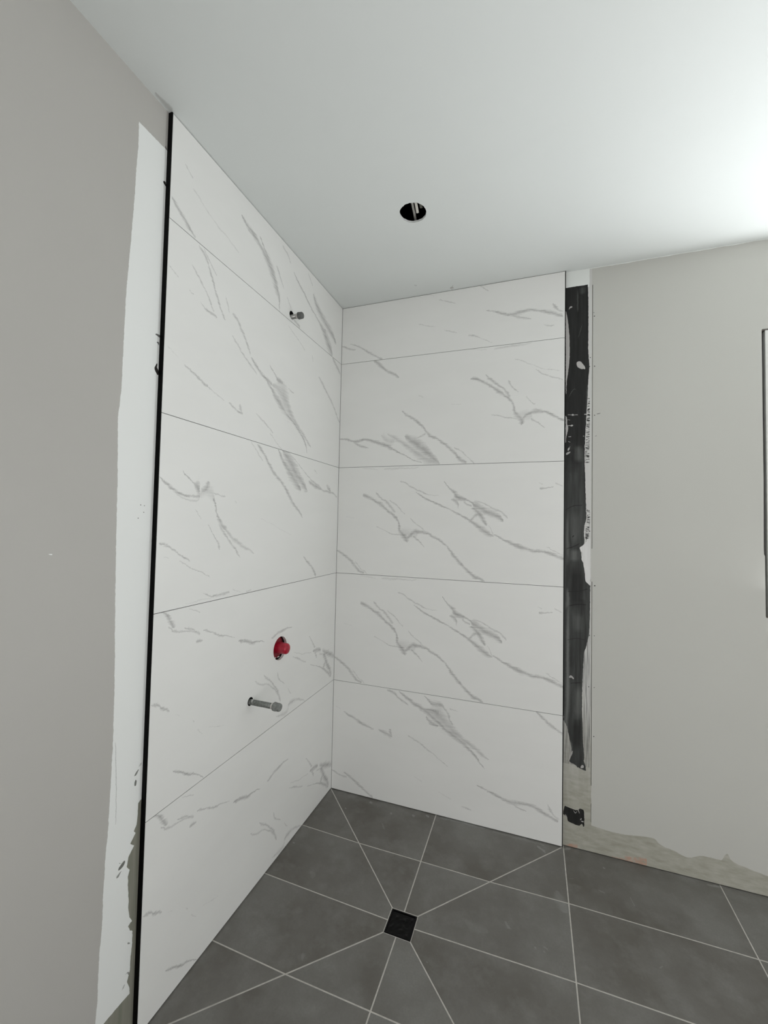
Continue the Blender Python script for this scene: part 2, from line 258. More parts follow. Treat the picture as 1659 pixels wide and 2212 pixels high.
'membrane':[(1,0.1295,0.95002,"0,.1955,.0022 .0028,.1816,.0161 .008,.1746,.0231 .0089,.1718,.0259 .0122,.1603,.0346 .019,.1592,.0303 .0233,.1614,.0304 .0373,.1635,.026 .0553,.1576,.0289 .06,.1562,.0296 .0813,.1504,.0336 .0937,.1426,.0404 .1129,.1409,.0404 .1341,.1402,.0415 .1665,.1403,.0417 .2342,.1434,.045 .2481,.1484,.05 .2757,.1545,.0562 .3204,.1558,.0576 .3588,.156,.058 .3738,.1565,.0585 .3753,.1506,.0526 .3863,.1456,.0477 .3956,.1446,.0467 .419,.1405,.0427 .4255,.137,.0392 .4368,.1369,.0391 .4471,.1329,.0351 .4578,.1437,.046 .4805,.1421,.0445 .4966,.1435,.0459 .5071,.1474,.0499 .624,.1429,.0458 .6566,.1427,.0457 .688,.1442,.0472 .709,.1457,.0488 .7352,.1466,.0498 .7562,.1482,.0514 .7825,.1491,.0524 .8056,.1506,.054 .8256,.1521,.0556 .8566,.1494,.0529 .9198,.1495,.0532 .9644,.1492,.0531 .9914,.1482,.0522 1,.1477,.0517",1),
 (0,0.10225,0.19245,"0,.0534,.0023 .076,.0577,.0078 .196,.0563,.0085 .2229,.053,.0116 .4267,.0516,.0118 .5589,.0506,.0118 .5814,.0505,.0118 .7221,.0511,.0128 .7637,.0519,.0137 .7857,.0527,.0138 .8905,.0542,.0119 .964,.0522,.0135 .9671,.052,.0134 1,.0506,.011",1)],
'haze':[(1,0.46425,0.56095,"0,.1132,.0061 .2032,.118,.0122 .6087,.1144,.0102 1,.1159,.0112",0.5),
 (1,0.39018,0.42994,"0,.1132,.0121 .5901,.1179,.0111 1,.1157,.0051",0.75),
 (1,0.4726,0.49527,"0,.1433,.0241 .5171,.1451,.0301 1,.147,.0261",0.55),
 (1,0.49995,0.56103,"0,.147,.0281 .6403,.1465,.0302 1,.1462,.0352",0.33),
 (1,0.40668,0.42667,"0,.1739,.01 .4212,.1719,.0239 1,.1717,.0198",0.35),
 (1,0.64174,0.67305,"0,.1636,.0285 .5839,.1634,.0252 1,.1588,.0154",0.4),
 (0,0.11342,0.15777,"0,.7543,.0018 .3994,.766,.0021 .649,.77,.0018 1,.7643,.0006",0.7),
 (1,0.7717,0.77623,"0,.1444,.0023 1,.1399,.0023",0.5),
 (1,0.71986,0.77866,"0,.1944,.0022 .4402,.1963,.0044 1,.1971,.0044",0.3),
 (1,0.7341,0.75152,"0,.146,.0033 1,.1469,.0011",0.3),
 (1,0.85305,0.8862,"0,.1516,.0012 .3608,.1625,.0046 1,.1789,.0012",0.6),
 (1,0.89777,0.94583,"0,.1548,.0028 .5379,.1545,.0056 1,.1542,.0056",0.3),
 (1,0.93339,0.94815,"0,.1766,.0138 1,.1764,.0184",0.25),
 (1,0.15407,0.42441,"0,.1145,.0116 .1551,.1139,.0127 .3202,.1191,.0133 .6501,.1179,.0099 1,.1195,.007",0.9),
 (1,0.35396,0.38743,"0,.1639,.023 1,.1635,.0288",0.3),
 (1,0.20768,0.26967,"0,.1599,.0169 .2182,.1654,.0257 1,.1649,.0229",0.5),
 (1,0.1579,0.3309,"0,.2001,.0086 .2484,.1912,.0074 .6283,.1906,.0085 1,.1985,.0068",0.75),
 (1,0.14891,0.17545,"0,.1348,.0046 1,.1373,.0086",0.6)],
'filler':[(1,0.43604,0.51302,"0,.2122,.0031 .0658,.2052,.0099 .155,.2036,.0113 .2348,.2029,.0117 .4838,.1985,.0154 .5527,.1949,.0188 .6746,.1972,.0162 .7832,.1905,.0225 .898,.2022,.0105 1,.2065,.0059",1)],
'spots':[(1,0.7616,0.90873,"0,.1038,.0006 .0412,.1048,.0017 .1487,.1051,.0023 .2196,.1072,.0046 .3558,.1102,.008 .5049,.1115,.0097 .5106,.1114,.0096 .6617,.1107,.0092 .7531,.1091,.0078 .8756,.1065,.0055 .9531,.104,.0031 1,.102,.0012",1),
 (1,0.67744,0.72378,"0,.1039,.0006 .2433,.1054,.0022 .3918,.1081,.005 .6171,.109,.0062 .6947,.1068,.0039 .9025,.1066,.0039 1,.1038,.0011",1),
 (0,0.15055,0.18922,"0,.814,.0005 .1724,.8124,.0053 .4586,.8107,.0066 .8009,.8071,.0037 1,.8046,.0011",1),
 (0,0.11381,0.15712,"0,.7258,.0004 .3092,.7254,.0004 .489,.7252,.0017 .6683,.725,.0004 1,.7247,.0004",1),
 (0,0.11184,0.13633,"0,.7065,.0004 .5465,.7067,.0006 .7736,.7066,.0015 1,.7069,.0009",1),
 (0,0.11545,0.1277,"0,.6877,.0004 1,.6875,.0006",0.8),
 (0,0.11354,0.12241,"0,.6642,.0007 .3744,.6659,.0028 1,.6671,.0005",0.9),
 (1,0.65642,0.66148,"0,.1103,.0014 .673,.1158,.0076 1,.1218,.0039",0.8),
 (0,0.12127,0.1246,"0,.6697,.0005 1,.6701,.0007",0.7),
 (0,0.18565,0.19546,"0,.7248,.0007 1,.7248,.0009",1),
 (0,0.18057,0.18603,"0,.6874,.0006 1,.6873,.0006",0.8),
 (0,0.11169,0.12287,"0,.7175,.0004 1,.7165,.0004",0.6),
 (0,0.11557,0.12561,"0,.6794,.0005 1,.6779,.0005",0.6),
 (0,0.1154,0.13129,"0,.9114,.001 .4697,.9147,.0016 1,.9146,.0005",0.8),
 (1,0.1399,0.15759,"0,.1245,.0014 .6235,.1349,.0035 1,.1407,.0023",0.75),
 (0,0.17583,0.18963,"0,.1334,.0005 .4999,.1353,.0027 1,.1353,.0013",0.9),
 (0,0.14658,0.16165,"0,.0607,.0007 .5417,.0575,.0008 1,.0607,.0006",0.8),
 (1,0.05853,0.06375,"0,.1721,.0013 1,.1662,.0019",0.8),
 (1,0.04795,0.05133,"0,.1768,.002 1,.1802,.002",0.8),
 (0,0.17909,0.1894,"0,.0464,.0006 1,.0464,.0011",0.9),
 (0,0.11049,0.11756,"0,.051,.0009 1,.0489,.0012",0.7),
 (0,0.12439,0.14467,"0,.2787,.0009 .4281,.2803,.002 1,.2775,.0014",0.9)],
'teeth':[(1,0.64134,0.75587,"0,.1995,.0108 .1587,.1993,.0108 .4584,.2012,.0087 .7588,.2041,.0065 1,.205,.0033",1),
 (1,0.50835,0.56195,"0,.1986,.0059 .3185,.2004,.0089 .5796,.2042,.0089 .7246,.2061,.0069 1,.204,.0079",1)],
'dots':[(0,0.2087,0.21305,"0,.8221,.0004 .5002,.822,.0009 1,.8219,.0004",1),
 (0,0.20557,0.21079,"0,.8073,.0004 .5002,.8072,.001 1,.8071,.0004",1),
 (0,0.22684,0.23203,"0,.8066,.0004 .5002,.8065,.001 1,.8064,.0004",1),
 (0,0.22752,0.23268,"0,.7223,.0004 .5002,.7223,.001 1,.7222,.0004",1),
 (0,0.20352,0.21132,"0,.7229,.0006 .5003,.7228,.0016 1,.7227,.0006",1),
 (0,0.22349,0.22711,"0,.8995,.0004 .5002,.8994,.0007 1,.8993,.0004",1),
 (0,0.22553,0.2306,"0,.8932,.0004 .5002,.8931,.001 1,.893,.0004",1),
 (0,0.22979,0.23522,"0,.4346,.0004 .5002,.4347,.0011 1,.4347,.0004",1),
 (0,0.20748,0.21299,"0,.5259,.0004 .5002,.5259,.0011 1,.5259,.0004",1),
 (0,0.1926,0.20049,"0,.5145,.0006 .5003,.5145,.0016 1,.5146,.0006",1),
 (0,0.19464,0.20252,"0,.5083,.0006 .5003,.5083,.0015 1,.5084,.0006",1),
 (0,0.20903,0.21356,"0,.3521,.0004 .5002,.3522,.0009 1,.3523,.0004",1),
 (0,0.23048,0.23385,"0,.352,.0004 .5001,.3521,.0007 1,.3522,.0004",1),
 (0,0.22846,0.23292,"0,.1874,.0004 .5002,.1875,.0009 1,.1877,.0004",1),
 (0,0.20699,0.2115,"0,.2668,.0004 .5002,.2669,.0009 1,.267,.0004",1),
 (0,0.23005,0.2334,"0,.2671,.0004 .5001,.2672,.0007 1,.2673,.0004",1),
 (0,0.23976,0.25579,"0,.7241,.0005 .4007,.7244,.0007 1,.725,.0004",0.8),
 (0,0.23254,0.24003,"0,.6864,.0004 1,.6869,.0006",0.6)],
'membrane_cracks':[(0,0.10283,0.17884,"0,.5609,.0008 .4641,.5679,.001 1,.5697,.0007",0.7),
 (0,0.1097,0.16798,"0,.4946,.0007 .6024,.4996,.0012 1,.5044,.0008",0.7),
 (0,0.12277,0.19776,"0,.3985,.0007 .4644,.4018,.0016 1,.4023,.0007",0.8),
 (0,0.11772,0.19264,"0,.341,.0007 .5412,.3448,.0009 1,.3439,.0007",0.6),
 (0,0.13033,0.17629,"0,.269,.0007 1,.2725,.0011",0.6),
 (0,0.11659,0.20321,"0,.4221,.0009 .6036,.4245,.0011 1,.4287,.0009",0.7),
 (0,0.13585,0.14458,"0,.5154,.0016 1,.5178,.0014",0.8)],
'membrane_dark':[(1,0.38716,0.47146,"0,.1549,.026 .2392,.1546,.0347 .5056,.1544,.0405 .7993,.1541,.0377 1,.1539,.029",0.9),
 (1,0.15709,0.2119,"0,.1576,.0228 .5593,.1573,.0257 1,.157,.0143",0.8),
 (1,0.66893,0.8328,"0,.1457,.0223 .1054,.1499,.0399 .3699,.1538,.0431 .689,.1554,.0442 1,.1525,.0465",0.9),
 (1,0.8352,0.90905,"0,.1573,.0397 .6976,.1549,.0388 1,.1509,.0277",0.8)],
'bare':[(0,0.21601,0.88727,"0,.009,.0354 .1002,.0071,.0345 .1854,.0065,.0347 .3751,.0082,.0382 .4151,.0044,.0348 .4941,.0017,.0329 .5638,-.0011,.0307 .6477,.0023,.0349 .7444,.0019,.0355 .774,.0074,.0413 .7956,.0033,.0374 .8673,.0003,.0351 1,-.0033,.0327",1)],
'orange':[(0,0.10821,0.16575,"0,-.0022,.0036 .4757,.0027,.0046 1,.0045,.0034",0.7),
 (0,0.1658,0.23113,"0,-.0001,.0012 .4576,-.0018,.0016 1,-.0006,.0011",0.8),
 (0,0.29501,0.35747,"0,-.0011,.0011 .5481,.0008,.0027 1,.0018,.0018",0.7),
 (0,0.35746,0.44321,"0,.004,.0049 .5199,.0051,.0067 1,.0071,.0066",0.9),
 (0,0.30645,0.31788,"0,.0023,.0014 1,.0001,.0019",0.6)],
'primer':[(1,-0.01924,0.9349,"0,.2687,.0427 .0609,.2683,.0431 .0811,.2686,.0427 .1021,.2697,.0416 .1288,.2695,.0418 .1463,.2696,.0417 .1716,.2708,.0405 .199,.2705,.0407 .2251,.2711,.0402 .2472,.2714,.0398 .2597,.2724,.0388 .2886,.2727,.0384 .3091,.273,.0381 .3504,.2733,.0378 .407,.2726,.0385 .5091,.2696,.0413 .5601,.2685,.0424 .6113,.2678,.0431 .6796,.2657,.0452 .7091,.2677,.0431 .7401,.2677,.0431 .7665,.2678,.0429 .8064,.268,.0427 .9189,.2719,.0387 .9373,.2721,.0385 .9574,.2726,.038 .9728,.2733,.0373 1,.2729,.0377",1)],
'bare_left':[(1,0.01718,0.23874,"0,.3026,.0148 .0697,.3021,.0163 .1101,.3024,.0165 .1473,.3015,.0178 .1687,.3015,.0182 .2129,.2993,.0209 .2313,.3006,.0199 .2521,.3018,.019 .3034,.3021,.0193 .3696,.3037,.0186 .4213,.3038,.0191 .4342,.3015,.0217 .4619,.2997,.0237 .4687,.3036,.02 .496,.301,.0229 .5391,.2999,.0246 .5867,.3,.0251 .6359,.2993,.0264 .6886,.2992,.0272 .7139,.3006,.0261 .7384,.2983,.0287 .7761,.2993,.0283 .8114,.3049,.0231 .8306,.3008,.0274 .8631,.306,.0226 .8745,.304,.0248 .8985,.3069,.0222 .9348,.3076,.022 .9914,.3081,.0222 1,.3099,.0206",1)],
'scuff':[(0,0.25449,0.26583,"0,.1846,.0007 .273,.1854,.0022 .6885,.1864,.0027 1,.1877,.0008",1),
 (1,0.17746,0.1809,"0,.2538,.0015 .626,.2549,.0037 1,.2587,.0024",0.8),
 (1,0.18907,0.19072,"0,.2573,.0006 1,.2556,.0009",0.6),
 (1,0.26715,0.27171,"0,.2782,.0018 .5035,.2807,.0026 1,.2841,.0008",0.9),
 (1,0.2566,0.26279,"0,.2789,.0008 .4649,.2791,.0023 1,.2793,.0005",1),
 (1,0.27427,0.2774,"0,.2866,.0026 1,.2888,.0016",0.35),
 (0,0.27643,0.28123,"0,.1025,.0005 .453,.1013,.0011 1,.0999,.0003",0.8),
 (1,0.06157,0.0642,"0,.2713,.0021 1,.2735,.0014",0.5),
 (1,0.06934,0.0734,"0,.2814,.0006 .8505,.2786,.0018 1,.2761,.0021",0.8),
 (0,0.26675,0.26864,"0,.5445,.0003 .4994,.5446,.0007 1,.5446,.0003",0.9),
 (0,0.2741,0.27603,"0,.5442,.0003 .4994,.5443,.0007 1,.5443,.0003",0.9),
 (0,0.27303,0.27496,"0,.5371,.0003 .4994,.5371,.0007 1,.5371,.0003",0.9),
 (0,0.26305,0.26492,"0,.531,.0003 .4994,.531,.0007 1,.531,.0003",0.9),
 (1,0.23155,0.31214,"0,.2467,.0004 .4038,.2451,.0006 .6916,.2429,.0006 1,.2402,.0004",0.45)],
'blackbits':[(0,0.28628,0.292,"0,.897,.0003 .4918,.8974,.002 1,.8969,.0024",1),
 (1,0.93491,0.93778,"0,.2905,.002 1,.2884,.0008",0.8),
 (0,0.28307,0.2917,"0,.7279,.0003 .3926,.7283,.0012 1,.7277,.0017",0.85),
 (0,0.28665,0.29149,"0,.7202,.0003 .446,.7201,.0012 1,.7189,.0018",0.85),
 (1,0.68534,0.6976,"0,.2906,.0006 .1312,.2896,.0024 .4005,.288,.0042 .6766,.2869,.0021 1,.2884,.0005",1)],
'fleck':[(0,0.13009,0.13476,"0,.499,.0002 .5011,.4985,.0005 1,.4984,.0002",1)],
'dust':[(1,0.7685,0.82927,"0,.4942,.0068 .5367,.4896,.0107 1,.4845,.0038",0.5),
 (0,0.10169,0.10897,"0,.9817,.0068 1,.9806,.0068",0.9),
 (0,0.20254,0.20774,"0,.9741,.0049 1,.9692,.0068",0.7),
 (0,0.15567,0.15998,"0,.9558,.0047 1,.9523,.0056",0.7),
 (0,0.23024,0.23723,"0,.989,.0048 1,.9851,.0067",0.8),
 (1,0.88007,0.90265,"0,.1594,.0029 1,.15,.0025",0.5),
 (0,0.05833,0.0627,"0,.9259,.0027 1,.9222,.0035",0.7),
 (0,0.00583,0.01015,"0,.7237,.0029 1,.7238,.0036",0.9),
 (1,0.6752,0.6928,"0,.411,.0039 1,.4045,.0016",0.45),
 (0,0.45411,0.46806,"0,.9792,.0042 1,.963,.0083",0.6),
 (0,0.34472,0.38149,"0,.6627,.0062 .4405,.6507,.0168 1,.6524,.0052",0.25),
 (0,0.07144,0.0836,"0,.6493,.0059 1,.6426,.0118",0.3),
 (0,0.13091,0.13776,"0,.4499,.0056 1,.4402,.0083",0.35),
 (0,0.25929,0.35242,"0,.9935,.0038 .5264,.9987,.0075 1,.997,.0037",0.55),
 (0,0.36826,0.46494,"0,.9928,.0037 .5868,.9914,.0063 1,.9899,.0035",0.35),
 (0,0.46153,0.46553,"0,.6574,.0018 1,.6549,.0035",0.6),
 (0,0.44791,0.4498,"0,.6493,.0024 1,.648,.0024",0.6),
 (0,0.30149,0.30391,"0,.5347,.0014 1,.5338,.0018",0.6),
 (0,0.56601,0.57067,"0,.9598,.0041 1,.9599,.0035",0.9),
 (0,0.55255,0.561,"0,.8708,.0017 1,.868,.0022",0.5),
 (1,0.85178,0.8781,"0,.6034,.0014 1,.5994,.0008",0.45),
 (1,0.76784,0.80401,"0,.4944,.0052 .527,.4909,.0108 1,.4828,.0074",0.4),
 (0,0.50018,0.51459,"0,.9923,.003 1,1.004,.0042",0.9),
 (0,0.45965,0.46646,"0,.6576,.0016 1,.6546,.0028",0.5),
 (0,0.46047,0.46335,"0,.6459,.0013 1,.6442,.0021",0.6),
 (0,0.73324,0.75273,"0,.9979,.0032 1,1.0023,.0037",0.8),
 (0,0.58635,0.59575,"0,1.0122,.0026 1,1.0111,.0045",0.5),
 (0,0.6144,0.61974,"0,.6973,.0015 1,.7036,.0031",0.4),
 (0,0.5063,0.51329,"0,.8842,.0013 1,.8859,.0015",0.4)],
'ceiling_marks':[(1,0.16867,0.19819,"0,.0992,.0013 .3838,.0999,.0045 .7298,.1005,.0063 1,.1002,.0027",0.45),
 (0,0.41704,0.42673,"0,.7903,.0021 .561,.7876,.0055 1,.7911,.0025",0.6),
 (0,0.33116,0.33754,"0,.7484,.0027 .4559,.7514,.0037 1,.7525,.0022",0.35),
 (1,0.77624,0.79809,"0,.4282,.0011 .3438,.4244,.0014 1,.4205,.001",0.5)]}

# ------------------------------------------------------------------ helpers
def tag(o, label=None, cat=None, group=None, kind=None):
    if label: o['label'] = label
    if cat: o['category'] = cat
    if group: o['group'] = group
    if kind: o['kind'] = kind
    return o


def mesh_obj(name, bm, mat, parent=None, smooth=False):
    bmesh.ops.recalc_face_normals(bm, faces=bm.faces)
    me = bpy.data.meshes.new(name)
    bm.to_mesh(me); bm.free()
    if smooth:
        for p in me.polygons: p.use_smooth = True
    me.materials.append(mat)
    o = bpy.data.objects.new(name, me)
    COL.objects.link(o)
    if parent: o.parent = parent
    return o


def empty(name, loc):
    o = bpy.data.objects.new(name, None)
    o.location = loc; o.empty_display_size = 0.05
    COL.objects.link(o)
    return o


def add_box(bm, x0, x1, y0, y1, z0, z1):
    v = [bm.verts.new((x, y, z)) for x in (x0, x1) for y in (y0, y1) for z in (z0, z1)]
    for f in ((0, 1, 3, 2), (4, 6, 7, 5), (0, 4, 5, 1), (2, 3, 7, 6), (0, 2, 6, 4), (1, 5, 7, 3)):
        bm.faces.new([v[i] for i in f])


def box(name, x0, x1, y0, y1, z0, z1, mat, parent=None):
    bm = bmesh.new(); add_box(bm, x0, x1, y0, y1, z0, z1)
    return mesh_obj(name, bm, mat, parent)


def ring(cx, cy, r, n=40, jag=0.0, seed=1):
    rnd = random.Random(seed)
    return [(cx + (r + rnd.uniform(-jag, jag)) * math.cos(2 * math.pi * i / n),
             cy + (r + rnd.uniform(-jag, jag)) * math.sin(2 * math.pi * i / n)) for i in range(n)]


def add_plate(bm, outer, holes, to3d, depth):
    """flat plate with holes: 2D outlines, to3d maps (a, b) to the front face, depth is a vector to the back"""
    edges = []
    for loop in [outer] + holes:
        vs = [bm.verts.new(to3d(a, b)) for a, b in loop]
        for i in range(len(vs)):
            edges.append(bm.edges.new((vs[i], vs[(i + 1) % len(vs)])))
    r = bmesh.ops.triangle_fill(bm, use_beauty=True, use_dissolve=False, edges=edges)
    faces = [f for f in r['geom'] if isinstance(f, bmesh.types.BMFace)]
    e = bmesh.ops.extrude_face_region(bm, geom=faces, use_keep_orig=True)
    bmesh.ops.translate(bm, verts=[v for v in e['geom'] if isinstance(v, bmesh.types.BMVert)], vec=depth)


def rect(a0, a1, b0, b1):
    return [(a0, b0), (a1, b0), (a1, b1), (a0, b1)]


def lathe_x(bm, prof, n=28, cy=0.0, cz=0.0, wob=None):
    """profile [(x, r)] revolved about an axis parallel to x"""
    rings = []
    for x, r in prof:
        if r < 1e-6:
            rings.append([bm.verts.new((x, cy, cz))])
        else:
            rings.append([bm.verts.new((x, cy + r * math.cos(2 * math.pi * i / n), cz + r * math.sin(2 * math.pi * i / n)))
                          for i in range(n)])
    for a, b in zip(rings, rings[1:]):
        for i in range(n):
            j = (i + 1) % n
            if len(a) == 1 and len(b) == 1: continue
            if len(a) == 1: bm.faces.new((a[0], b[j], b[i]))
            elif len(b) == 1: bm.faces.new((a[i], a[j], b[0]))
            else: bm.faces.new((a[i], a[j], b[j], b[i]))


# ------------------------------------------------------------------ node helpers
class NT:
    def __init__(self, name):
        self.mat = bpy.data.materials.new(name)
        self.mat.use_nodes = True
        self.t = self.mat.node_tree
        self.t.nodes.clear()

    def n(self, typ, **kw):
        nd = self.t.nodes.new(typ)
        for k, v in kw.items(): setattr(nd, k, v)
        return nd

    def put(self, sock, v):
        if hasattr(v, 'is_output') or isinstance(v, bpy.types.NodeSocket): self.t.links.new(v, sock)
        elif v is not None: sock.default_value = v

    def m(self, op, a, b=None, c=None, clamp=False):
        nd = self.n('ShaderNodeMath', operation=op, use_clamp=clamp)
        self.put(nd.inputs[0], a)
        if b is not None: self.put(nd.inputs[1], b)
        if c is not None: self.put(nd.inputs[2], c)
        return nd.outputs[0]

    def noise(self, vec, scale, detail=3.0, rough=0.55, dist=0.0):
        nd = self.n('ShaderNodeTexNoise')
        self.put(nd.inputs['Vector'], vec)
        nd.inputs['Scale'].default_value = scale
        nd.inputs['Detail'].default_value = detail
        nd.inputs['Roughness'].default_value = rough
        nd.inputs['Distortion'].default_value = dist
        return nd.outputs['Fac']

    def mapping(self, vec, loc=(0, 0, 0), rot=(0, 0, 0), scale=(1, 1, 1)):
        nd = self.n('ShaderNodeMapping')
        self.put(nd.inputs['Vector'], vec)
        nd.inputs['Location'].default_value = loc
        nd.inputs['Rotation'].default_value = rot
        nd.inputs['Scale'].default_value = scale
        return nd.outputs[0]

    def mix(self, fac, a, b):
        nd = self.n('ShaderNodeMix', data_type='RGBA')
        self.put(nd.inputs[0], fac)
        self.put(nd.inputs[6], a if not isinstance(a, tuple) else (*a, 1))
        self.put(nd.inputs[7], b if not isinstance(b, tuple) else (*b, 1))
        return nd.outputs[2]

    def ramp(self, fac, lo, hi):
        nd = self.n('ShaderNodeMapRange')
        self.put(nd.inputs[0], fac)
        nd.inputs[1].default_value = lo; nd.inputs[2].default_value = hi
        return nd.outputs[0]

    def curve(self, x, pts):
        nd = self.n('ShaderNodeFloatCurve')
        self.put(nd.inputs['Value'], x)
        mp = nd.mapping
        mp.use_clip = False
        mp.extend = 'HORIZONTAL'
        c = mp.curves[0]
        while len(c.points) < len(pts): c.points.new(0.5, 0.5)
        for p, (t, v) in zip(c.points, pts): p.location = (t, v)
        for p, q in zip(c.points, pts): p.handle_type = 'AUTO_CLAMPED' if len(pts) < 14 else 'VECTOR'
        mp.update()
        return nd.outputs[0]

    def field(self, U, V, strokes, sharp=2.2, rag=None, wide=1.0, ends=False):
        """coverage 0..1 of hand-traced strokes: every stroke is a centre line and a half width as curves"""
        acc = None
        top = 1.0 if rag is None else self.m('SUBTRACT', 1.0, rag)
        for ax, a0, a1, txt, s in strokes:
            pts = [tuple(float(v) for v in p.split(',')) for p in txt.split()]
            A, B = (U, V) if ax == 0 else (V, U)
            k = 1.0 / (a1 - a0)
            t = self.m('MULTIPLY_ADD', A, k, -a0 * k)
            c = self.curve(t, [(p[0], p[1]) for p in pts])
            d = self.m('ABSOLUTE', self.m('SUBTRACT', B, c))
            hw = [(p[0], max(p[2] * wide, 1e-5)) for p in pts]
            if sharp < 50: hw = [(0.0, 1e-6), (0.005, hw[0][1])] + [q for q in hw if 0.012 < q[0] < 0.988] + [(0.995, hw[-1][1]), (1.0, 1e-6)]
            h = self.curve(t, hw)                       # closes to nothing at both ends
            f = self.m('MULTIPLY', self.m('SUBTRACT', top, self.m('DIVIDE', d, h)), sharp, clamp=True)
            if sharp >= 50:                             # filled regions keep square ends
                f = self.m('MULTIPLY', f, self.m('LESS_THAN', self.m('ABSOLUTE', self.m('SUBTRACT', t, 0.5)), 0.5))
            if ends:
                e = self.m('ABSOLUTE', self.m('SUBTRACT', t, 0.5))
                f = self.m('MULTIPLY', f, self.m('MULTIPLY', self.m('SUBTRACT', 0.5, e), 4.0, clamp=True))
            if s < 0.999: f = self.m('MULTIPLY', f, s)
            acc = f if acc is None else self.m('MAXIMUM', acc, f)
        return acc

    def bump(self, height, strength, dist):
        nd = self.n('ShaderNodeBump')
        nd.inputs['Strength'].default_value = strength
        nd.inputs['Distance'].default_value = dist
        self.put(nd.inputs['Height'], height)
        return nd.outputs[0]

    def out(self, colour, rough=0.6, spec=0.3, metal=0.0, normal=None):
        b = self.n('ShaderNodeBsdfPrincipled')
        self.put(b.inputs['Base Color'], colour if not isinstance(colour, tuple) else (*colour, 1))
        self.put(b.inputs['Roughness'], rough)
        b.inputs['Specular IOR Level'].default_value = spec
        b.inputs['Metallic'].default_value = metal
        if normal is not None: self.put(b.inputs['Normal'], normal)
        o = self.n('ShaderNodeOutputMaterial')
        self.t.links.new(b.outputs[0], o.inputs[0])
        return self.mat

    def pos(self):
        return self.n('ShaderNodeNewGeometry').outputs['Position']

    def obj(self):
        return self.n('ShaderNodeTexCoord').outputs['Object']

    def xyz(self, v):
        nd = self.n('ShaderNodeSeparateXYZ')
        self.put(nd.inputs[0], v)
        return nd.outputs


def warp(T, v, scale, amp, sock, off):
    n = T.noise(T.mapping(v, loc=(off, off * 0.7, 0)), scale, 4.0, 0.65)
    return T.m('ADD', sock, T.m('MULTIPLY', T.m('SUBTRACT', n, 0.5), amp))


# ------------------------------------------------------------------ materials
def plain(name, colour, rough=0.6, spec=0.3, metal=0.0, var=0.12, scale=30.0, bump=0.0):
    T = NT(name)
    v = T.obj()
    n = T.noise(v, scale, 4)
    dark = tuple(c * (1 - var) for c in colour); light = tuple(min(1, c * (1 + var)) for c in colour)
    col = T.mix(T.ramp(n, 0.3, 0.7), dark, light)
    nm = T.bump(n, bump, 0.002) if bump else None
    return T.out(col, rough, spec, metal, nm)


TILE_WHITE = (0.825, 0.83, 0.815)
VEIN = (0.36, 0.36, 0.355)


def marble(key):
    T = NT('marble_print_' + key.lower())
    v = T.obj()
    x, y, z = T.xyz(v)[:3]
    U0 = T.m('MULTIPLY', x, 1 / 1.2); V0 = T.m('MULTIPLY', z, 1 / 0.602)
    U = warp(T, v, 22, 0.018, U0, 0.0); U = warp(T, v, 130, 0.009, U, 5.0)
    V = warp(T, v, 22, 0.034, V0, 9.0); V = warp(T, v, 130, 0.017, V, 14.0)
    # streaks that run along the veins break up their edges and their tone
    st = T.noise(T.mapping(v, rot=(0, math.radians(38), 0), scale=(11, 1, 150)), 1.0, 5, 0.65)
    rag = T.m('MULTIPLY', T.ramp(st, 0.34, 0.72), 0.62)
    f = T.field(U, V, STROKES[key], 1.08, rag=rag, wide=2.3)
    st2 = T.noise(v, 24, 4)
    f = T.m('MULTIPLY', f, T.m('MULTIPLY_ADD', T.ramp(st2, 0.3, 0.7), 0.45, 0.72), clamp=True)
    cloud = T.noise(T.mapping(v, rot=(0, math.radians(38), 0), scale=(1.5, 1, 5)), 1.6, 3)
    base = T.mix(T.ramp(cloud, 0.35, 0.75), tuple(c * 0.972 for c in TILE_WHITE), TILE_WHITE)
    col = T.mix(f, base, VEIN)
    return T.out(col, 0.34, 0.38)


def wall_paint(name):
    """painted plaster beside the left tiles: grey paint, brushed white primer, bare board, scuffs"""
    T = NT(name)
    v = T.pos()
    x, y, z = T.xyz(v)[:3]
    U0 = T.m('MULTIPLY', T.m('ADD', y, 1.7), 1 / 1.7); V0 = T.m('MULTIPLY', z, 1 / 2.8)
    U = warp(T, v, 60, 0.0030, U0, 0.0); V = warp(T, v, 60, 0.0025, V0, 7.0)
    grain = T.noise(v, 240, 2)
    col = T.mix(T.ramp(T.noise(v, 1.3, 2), 0.3, 0.7), PAINT_DIM_A, PAINT_DIM_B)
    pr = T.field(U, V, STROKES['primer'], 60)
    col = T.mix(pr, col, PRIMER)
    brush = T.noise(T.mapping(v, scale=(1, 40, 1.2)), 3, 3)
    bare = T.field(U, V, STROKES['bare_left'], 60)
    low = T.m('LESS_THAN', T.m('ADD', z, T.m('MULTIPLY', T.m('SUBTRACT', T.noise(v, 9, 4), 0.5), 0.03)), 0.137)
    bare = T.m('MAXIMUM', bare, low)
    bc = T.mix(T.ramp(brush, 0.3, 0.7), (0.20, 0.205, 0.165), (0.27, 0.265, 0.225))
    col = T.mix(bare, col, bc)
    col = T.mix(T.field(U, V, STROKES['scuff'], 3), col, (0.17, 0.175, 0.16))
    col = T.mix(T.field(U, V, STROKES['blackbits'], 6), col, (0.025, 0.022, 0.02))
    col = T.mix(T.field(U, V, STROKES['fleck'], 3), col, PRIMER)
    return T.out(col, 0.62, 0.25, normal=T.bump(grain, 0.06, 0.001))


